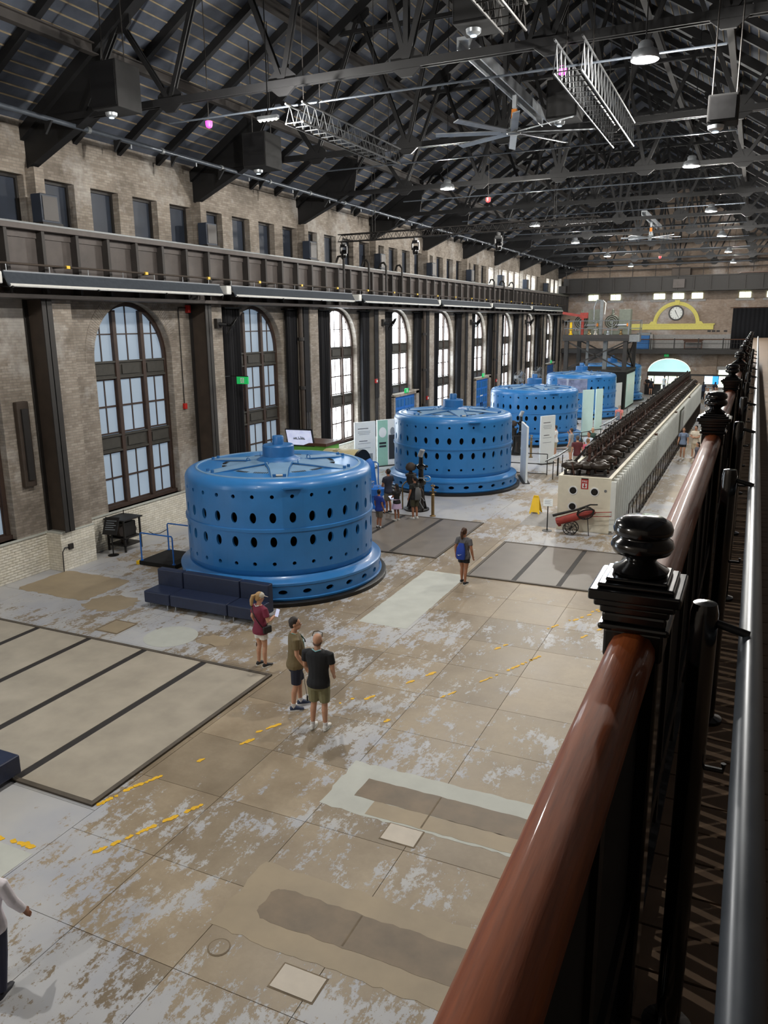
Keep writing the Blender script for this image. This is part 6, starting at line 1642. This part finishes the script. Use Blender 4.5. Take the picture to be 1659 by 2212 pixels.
    if kind == 'skirt':
        b.rings([(W((0, 0, .60)), S*(hp*h*.9+.02), F*(dp*h+.02)), (W((0, 0, .50)), S*(hp*h+.03), F*(dp*h+.035)), (W((0, 0, .33)), S*(hp*h+.09), F*(dp*h+.10))], 18)
    else:
        b.rings([(W((0, 0, .43)), S*(hp*h*.98+.010), F*((dp+.012)*h+.010)), (W((0, -.003, .50)), S*((hp+.006)*h+.010), F*((dp+.016)*h+.010)), (W((0, 0, .55)), S*(hp*h*.93), F*((dp+.004)*h))], 16)
        for hipp, knee, ank in kn:
            end = {'shorts': Vector(hipp).lerp(Vector(knee), .92), 'brief': Vector(hipp).lerp(Vector(knee), .48), 'pants': Vector(ank)}[kind]
            pts = [hipp, tuple(Vector(hipp).lerp(Vector(knee), .4)), tuple(end)]; rs = [.056*build_, .054*build_, .050 if kind == 'shorts' else .054*build_]
            if kind == 'pants': pts = [hipp, knee, tuple(end+Vector((0, 0, .01)))]; rs = [.057*build_, .043, .032]
            limb(b, pts, rs, .006)
    rm(b.build({'skirt': 'skirt', 'pants': 'trousers'}.get(kind, 'shorts'), cmat(col), t), voxel*.62)
    # ---- shoes
    for (fx, fy), sg in zip(ft, (-1, 1)):
        b = MB().rings([(W((fx, fy-.045, .026)), S*.016*h, U*.018*h), (W((fx, fy-.03, .032)), S*.024*h, U*.028*h), (W((fx, fy+.015, .032)), S*.026*h, U*.028*h), (W((fx+sg*.004, fy+.06, .022)), S*.028*h, U*.019*h), (W((fx+sg*.006, fy+.10, .016)), S*.018*h, U*.011*h)], 12)
        s = b.build('shoe', cmat(shoes, .6), t, smooth=60)
        q = MB().rings([(W((fx+sg*.002, fy+.022, 0)), S*.027*h, F*.080*h), (W((fx+sg*.002, fy+.022, .016)), S*.029*h, F*.083*h)], 16); q.build('shoe_sole', cmat(sole, .6), s)
        if socks: MB().path([W((fx, fy-.008, .03)), W((fx, fy-.008, .085))], .0245*h, 10).build('sock', cmat(socks), t)
    # ---- hair
    hcol, style = hair; hm = cmat(hcol, .55)
    if style != 'bald':
        b = MB(); hball(b, (0, -.012, .020), .0480, .0575, .058); hball(b, (0, -.030, -.004), .042, .036, .046)
        if style in ('long', 'bob'): hball(b, (0, -.034, -.045), .046, .034, .06 if style == 'long' else .04)
        if style == 'long': b.rings([(H((0, -.035, -.03)), S*.046*h, F*.026*h), (H((0, -.055, -.10)), S*.044*h, F*.024*h), (H((0, -.06, -.16)), S*.028*h, F*.014*h)], 12)
        if style == 'pony': b.path([H((0, -.065, .03)), H((0, -.095, .015)), H((0, -.10, -.04)), H((0, -.09, -.10)), H((0, -.085, -.12))], [.012*h, .024*h, .026*h, .02*h, .008*h], 10)
        rm(b.build('hair', hm, t), voxel*.55, 2)
    else:
        b = MB(); hball(b, (0, -.020, -.020), .0455, .046, .022); rm(b.build('hair', hm, t), voxel*.55, 2)
    if cap:
        b = MB(); hball(b, (0, -.002, .026), .0505, .0600, .050); b.rings([(H((0, .045, .028)), S*.042*h, U*.006*h), (H((0, .085, .022)), S*.036*h, U*.004*h), (H((0, .10, .018)), S*.022*h, U*.003*h)], 12)
        rm(b.build('cap', cmat(cap), t), voxel*.55, 2)
    # ---- face
    for s in (-1, 1): b = MB(); hball(b, (s*.017, .050, .006), .0055, .004, .0045, n=8, k=6); b.build('eye', 'text_dark', t)
    b = MB(); hball(b, (0, .0505, -.034), .013, .004, .0035, n=8, k=6); b.build('mouth', 'red_worn', t)
    if extra: extra(t, W, H, h, S, F, U)
    return t
NV = .014
def look(x, y, tx, ty): return math.atan2(tx-x, ty-y)
# --- the three in the foreground
def ex_woman(t, W, H, h, S, F, U):
    p = t
    MB().path([W((-.10, -.055, .80)), W((0, -.088, .70)), W((.10, -.060, .58)), W((.115, .0, .545)), W((.06, .085, .62)), W((-.04, .08, .76)), W((-.09, .02, .82)), W((-.10, -.055, .80))], .012, 6).build('bag_strap', 'black', p, smooth=60)
    MB().obox(W((.145, .165, .715)), S*.006+F*.0, F*.038-U*.02, U*.075+F*.03).build('phone', 'screen_a', p)
    MB().obox(W((.125, .01, .53)), S*.035, F*.10, U*.075).build('shoulder_bag', 'black', p, bevel=.02)
    MB().path([W((-.045, -.045, .845)), W((0, -.06, .83)), W((.045, -.045, .845))], .010, 6).build('neck_towel', cmat((225, 228, 230)), p)
    MB().path([W((-.145, .05, .45)), W((-.150, .05, .36)), W((-.152, .05, .25))], .006, 5).build('lanyard_cord', cmat((110, 84, 60)), p); MB().obox(W((-.152, .05, .235)), S*.03, F*.01, U*.04).build('lanyard_tag', 'wood_dark', p)
w1 = person(-8.85, 12.80, R(18), 1.64, 'woman in maroon shirt and white shorts looking at her phone', (118, 38, 62), ('brief', (226, 222, 214)), 'skin_a', ((176, 142, 96), 'pony'), (34, 34, 36),
       armL=[(-.135, -.02, .655), (-.145, .05, .535)], armR=[(.150, .01, .640), (.130, .130, .680)], head=(.35, -.25), female=True, voxel=NV, cap=(196, 190, 178), extra=ex_woman, sole=(228, 226, 220), feet=[(-.055, .0), (.062, .01)])
def ex_tan(t, W, H, h, S, F, U):
    lan = cmat((150, 205, 200))
    for s in (-1, 1): MB().path([W((s*.040, -.035, .845)), W((s*.052, .02, .825)), W((s*.035, .085, .74)), W((s*.004, .098, .64))], .009, 6).build('lanyard', lan, t, smooth=60)
    MB().path([W((-.03, .06, .80)), W((0, .10, .75)), W((.03, .06, .80))], .008, 6).build('sunglasses_cord', cmat((30, 80, 70)), t); MB().obox(W((0, .102, .735)), S*.045, F*.01, U*.014).build('sunglasses', 'black_gloss', t)
    MB().path([W((.14, .06, .44)), W((.145, .07, .33)), W((.15, .09, .18))], .005, 5).build('headset_cord', 'black', t); MB().obox(W((.152, .09, .165)), S*.022, F*.014, U*.05).build('audio_guide', 'black', t, bevel=.006)
person(-7.22, 11.52, R(52), 1.80, 'man in olive shirt and navy shorts smiling sideways', (112, 98, 68), ('shorts', (30, 34, 52)), 'skin_a', ((38, 30, 26), 'short'), (44, 56, 84), armR=[(.135, .00, .645), (.125, .075, .515)], armL=[(-.135, .02, .645), (-.12, .10, .53)],
       head=(.30, .05), belly=.022, voxel=NV, extra=ex_tan, sole=(236, 236, 236), socks=(222, 222, 222), feet=[(-.05, .05), (.07, -.04)], build_=1.04)
def ex_blk(t, W, H, h, S, F, U):
    MB().path([W((-.045, -.03, .845)), W((0, -.056, .835)), W((.045, -.03, .845))], .011, 6).build('lanyard', cmat((150, 205, 215)), t)
    MB().path([H((-.05, .0, .042)), H((-.045, .035, .066)), H((0, .045, .072)), H((.045, .035, .066)), H((.05, .0, .042))], .007, 6).build('sunglasses', 'black_gloss', t)
person(-6.45, 11.02, R(-8), 1.80, 'bald man in black shirt and khaki shorts seen from behind', (24, 26, 30), ('shorts', (128, 124, 92)), 'skin_a', ((96, 70, 56), 'bald'), (222, 222, 218), armL=[(-.145, .02, .650), (-.105, .13, .57)], armR=[(.145, .01, .645), (.120, .10, .545)],
       head=(0, .28), belly=.018, voxel=NV, extra=ex_blk, sole=(206, 206, 200), socks=(226, 226, 226), feet=[(-.06, -.03), (.07, -.02)], build_=1.10)
# --- woman with the blue backpack
def backpack(col, mark=None):
    def f(t, W, H, h, S, F, U):
        o = MB().rings([(W((0, -.115, .47)), S*.080*h, F*.035*h), (W((0, -.125, .56)), S*.088*h, F*.046*h), (W((0, -.118, .66)), S*.080*h, F*.040*h), (W((0, -.095, .745)), S*.045*h, F*.022*h)], 16).build('backpack', cmat(col), t, smooth=60)
        for s in (-1, 1): MB().path([W((s*.06, -.09, .74)), W((s*.075, -.02, .835)), W((s*.075, .07, .78)), W((s*.09, .03, .62)), W((s*.08, -.08, .52))], .008, 6).build('backpack_strap', 'black', t, smooth=60)
        if mark:
            m = MB(); P = [(-.035, .555), (-.02, .543), (.05, .572), (-.015, .553), (-.026, .560)]
            m.add([W((a, -.1745, z)) for a, z in P]+[W((a, -.170, z)) for a, z in P], [(0, 1, 2, 3, 4), (9, 8, 7, 6, 5)]+[(i, (i+1) % 5, 5+(i+1) % 5, 5+i) for i in range(5)]); m.build('swoosh_mark', 'white_paint', t)
    return f
person(-6.75, 19.6, R(8), 1.60, 'woman in patterned top with a blue drawstring backpack', (92, 90, 92), ('brief', (24, 24, 30)), 'skin_b', ((70, 44, 28), 'pony'), (28, 28, 30), female=True, voxel=NV, stride=.05, extra=backpack((30, 62, 150), True), armL=[(-.15, -.02, .645), (-.165, .02, .51)], armR=[(.15, -.02, .645), (.16, .02, .51)], build_=1.08)
# --- family beside the nearest generator
FV = .020
def ex_jacket(t, W, H, h, S, F, U):
    MB().rings([(W((-.02, .07, .76)), S*.10*h, F*.05*h), (W((-.01, .10, .66)), S*.12*h, F*.06*h), (W((-.03, .10, .52)), S*.10*h, F*.04*h), (W((-.04, .09, .38)), S*.06*h, F*.03*h)], 12).build('jacket', cmat((34, 66, 160)), t, smooth=60)
person(-11.45, 24.1, R(25), 1.42, 'boy in blue jacket tied over grey shorts by generator', (36, 60, 140), ('shorts', (108, 98, 84)), 'skin_b', ((20, 16, 14), 'short'), (40, 36, 32), voxel=FV, extra=ex_jacket, socks=(225, 225, 225), head=(-.5, .1))
def ex_tablet(t, W, H, h, S, F, U): MB().obox(W((-.02, .19, .60)), S*.09, F*.07+U*.05, (U-F*.6)*.006).build('tablet', 'screen_a', t)
person(-11.35, 25.4, R(-65), 1.38, 'girl in black top and lilac skirt holding a tablet', (26, 26, 28), ('skirt', (188, 166, 194)), 'skin_b', ((24, 18, 16), 'long'), (226, 222, 214), female=True, voxel=FV, armL=[(-.12, .02, .66), (-.05, .15, .60)], armR=[(.12, .02, .66), (.05, .15, .60)], extra=ex_tablet)
person(-10.85, 25.9, R(-60), 1.62, 'woman in black top and olive shorts with grey backpack', (26, 28, 28), ('shorts', (66, 64, 46)), 'skin_b', ((22, 18, 16), 'pony'), (228, 228, 224), female=True, voxel=FV, extra=backpack((92, 94, 96)), build_=1.05)
person(-12.1, 26.3, R(-70), 1.74, 'man in navy polo looking up behind the children', (38, 42, 58), ('shorts', (96, 92, 84)), 'skin_b', ((30, 24, 22), 'short'), (60, 60, 60), voxel=FV, head=(0, .6), armL=[(-.14, .03, .65), (-.06, .12, .60)], armR=[(.14, .03, .65), (.06, .12, .60)])
# --- visitors at the reading desks
GV = .026
person(-9.28, 41.6, R(-85), 1.68, 'woman in white shirt and beige capris touching her face', (226, 228, 230), ('shorts', (178, 168, 142)), 'skin_a', ((34, 26, 24), 'short'), (90, 80, 70), female=True, voxel=GV, armR=[(.13, .06, .66), (.03, .10, .84)])
person(-8.2, 40.4, R(-80), 1.72, 'man in grey shirt with hand on chin near the barrier', (150, 152, 156), ('shorts', (140, 132, 116)), 'skin_a', ((60, 44, 34), 'short'), (70, 66, 60), voxel=GV, armR=[(.13, .06, .66), (.03, .10, .84)])
person(-7.28, 37.4, R(-20), 1.76, 'man in dark maroon shirt and grey trousers with black cap', (92, 40, 44), ('pants', (168, 164, 152)), 'skin_a', ((80, 70, 64), 'short'), (60, 56, 52), voxel=GV, cap=(30, 28, 30))
person(-6.72, 37.0, R(30), 1.72, 'man in pink shirt beside the switchgear apparatus', (206, 92, 112), ('shorts', (110, 104, 96)), 'skin_a', ((120, 92, 66), 'short'), (80, 76, 70), voxel=GV)
person(-7.05, 39.0, R(200), 1.78, 'man in light blue shirt facing the camera', (196, 208, 222), ('shorts', (120, 116, 108)), 'skin_b', ((26, 22, 20), 'short'), (70, 66, 60), voxel=GV)
person(-7.3, 41.4, R(190), 1.68, 'grey haired woman in dark green cardigan', (48, 74, 66), ('pants', (60, 62, 66)), 'skin_a', ((190, 180, 160), 'bob'), (60, 60, 60), female=True, voxel=GV, sleeves=1.0)
person(-6.6, 40.8, R(215), 1.66, 'woman in black and white top with crossed arms', (60, 58, 60), ('pants', (50, 50, 54)), 'skin_a', ((44, 32, 28), 'long'), (60, 60, 60), female=True, voxel=GV, armL=[(-.12, .05, .66), (.05, .11, .66)], armR=[(.12, .05, .66), (-.05, .11, .64)])
person(-7.75, 53.2, R(10), 1.70, 'person in coral shirt with grey backpack before the fourth generator', (214, 128, 124), ('shorts', (96, 96, 104)), 'skin_a', ((150, 140, 130), 'short'), (80, 80, 80), voxel=.03, extra=backpack((110, 122, 140)))
# --- walkers under the gallery
person(-2.98, 43.2, R(185), 1.66, 'woman in blue grey shirt and black shorts walking with a tote', (118, 134, 160), ('brief', (26, 26, 30)), 'skin_a', ((70, 50, 36), 'long'), (232, 232, 232), female=True, voxel=GV, stride=.04, extra=backpack((60, 74, 110)))
person(-2.42, 43.6, R(200), 1.74, 'bearded man in cream shirt and beige shorts', (220, 210, 192), ('shorts', (200, 184, 158)), 'skin_a', ((34, 26, 22), 'short'), (226, 226, 226), voxel=GV, stride=-.04, armL=[(-.13, .05, .66), (.02, .12, .64)], armR=[(.13, .05, .66), (-.02, .12, .66)])
person(-2.05, 39.4, R(240), 1.48, 'child in grey shirt half hidden by the handrail', (96, 96, 106), ('shorts', (60, 60, 70)), 'skin_a', ((48, 36, 32), 'long'), (220, 220, 220), female=True, voxel=GV)
person(-3.25, 70.2, R(170), 1.66, 'woman in white top and black shorts far down the walkway', (232, 230, 230), ('brief', (22, 22, 26)), 'skin_a', ((120, 84, 56), 'bob'), (236, 236, 236), female=True, voxel=.03)
person(-2.7, 70.8, R(200), 1.70, 'person in pale top next to the far white topped woman', (214, 208, 206), ('shorts', (96, 90, 90)), 'skin_a', ((60, 46, 38), 'short'), (220, 220, 220), voxel=.03)
# --- lobby at the far end
for i, (x, y, f, hh, sh, lg, lab) in enumerate(((-8.95, 80.9, 0, 1.66, (30, 32, 44), ('brief', (28, 28, 36)), 'woman in dark dress at the lobby desk by the arch'), (-9.5, 82.75, 150, 1.68, (26, 26, 28), ('pants', (30, 30, 34)), 'clerk in black behind the lobby desk'),
        (-8.05, 84.2, 40, 1.72, (196, 202, 206), ('pants', (70, 70, 76)), 'man in pale shirt standing inside the arched entrance'), (-6.95, 85.2, 200, 1.7, (28, 28, 30), ('pants', (24, 24, 28)), 'person all in black in the bright entrance'), (-5.7, 79.9, 190, 1.62, (224, 226, 228), ('pants', (70, 80, 100)), 'person in white at the right of the entrance'),
        (-4.6, 77.5, 10, 1.7, (208, 220, 232), ('pants', (40, 80, 160)), 'person in light blue at the far counter'), (-4.0, 77.4, 0, 1.66, (34, 44, 66), ('pants', (30, 32, 40)), 'person in navy at the far counter'), (-3.0, 77.3, 20, 1.66, (28, 34, 52), ('pants', (30, 60, 120)), 'person in dark jacket at the right of the counter'))):
    person(x, y, R(f), hh, lab, sh, lg, 'skin_b' if i % 2 else 'skin_a', ((36, 28, 24), 'long' if i in (0, 6, 7) else 'short'), (60, 60, 60), voxel=.034, female=i in (0, 6, 7))
# --- person cut off by the lower left edge
person(-6.83, 4.62, R(-20), 1.70, 'person in white sleeves cut off at the lower left edge', (226, 220, 226), ('pants', (44, 46, 66)), 'skin_c', ((30, 24, 22), 'short'), (40, 40, 48), voxel=.016, sleeves=1.0, armR=[(.15, .03, .65), (.17, .10, .53)], feet=[(-.055, .06), (.055, -.05)])
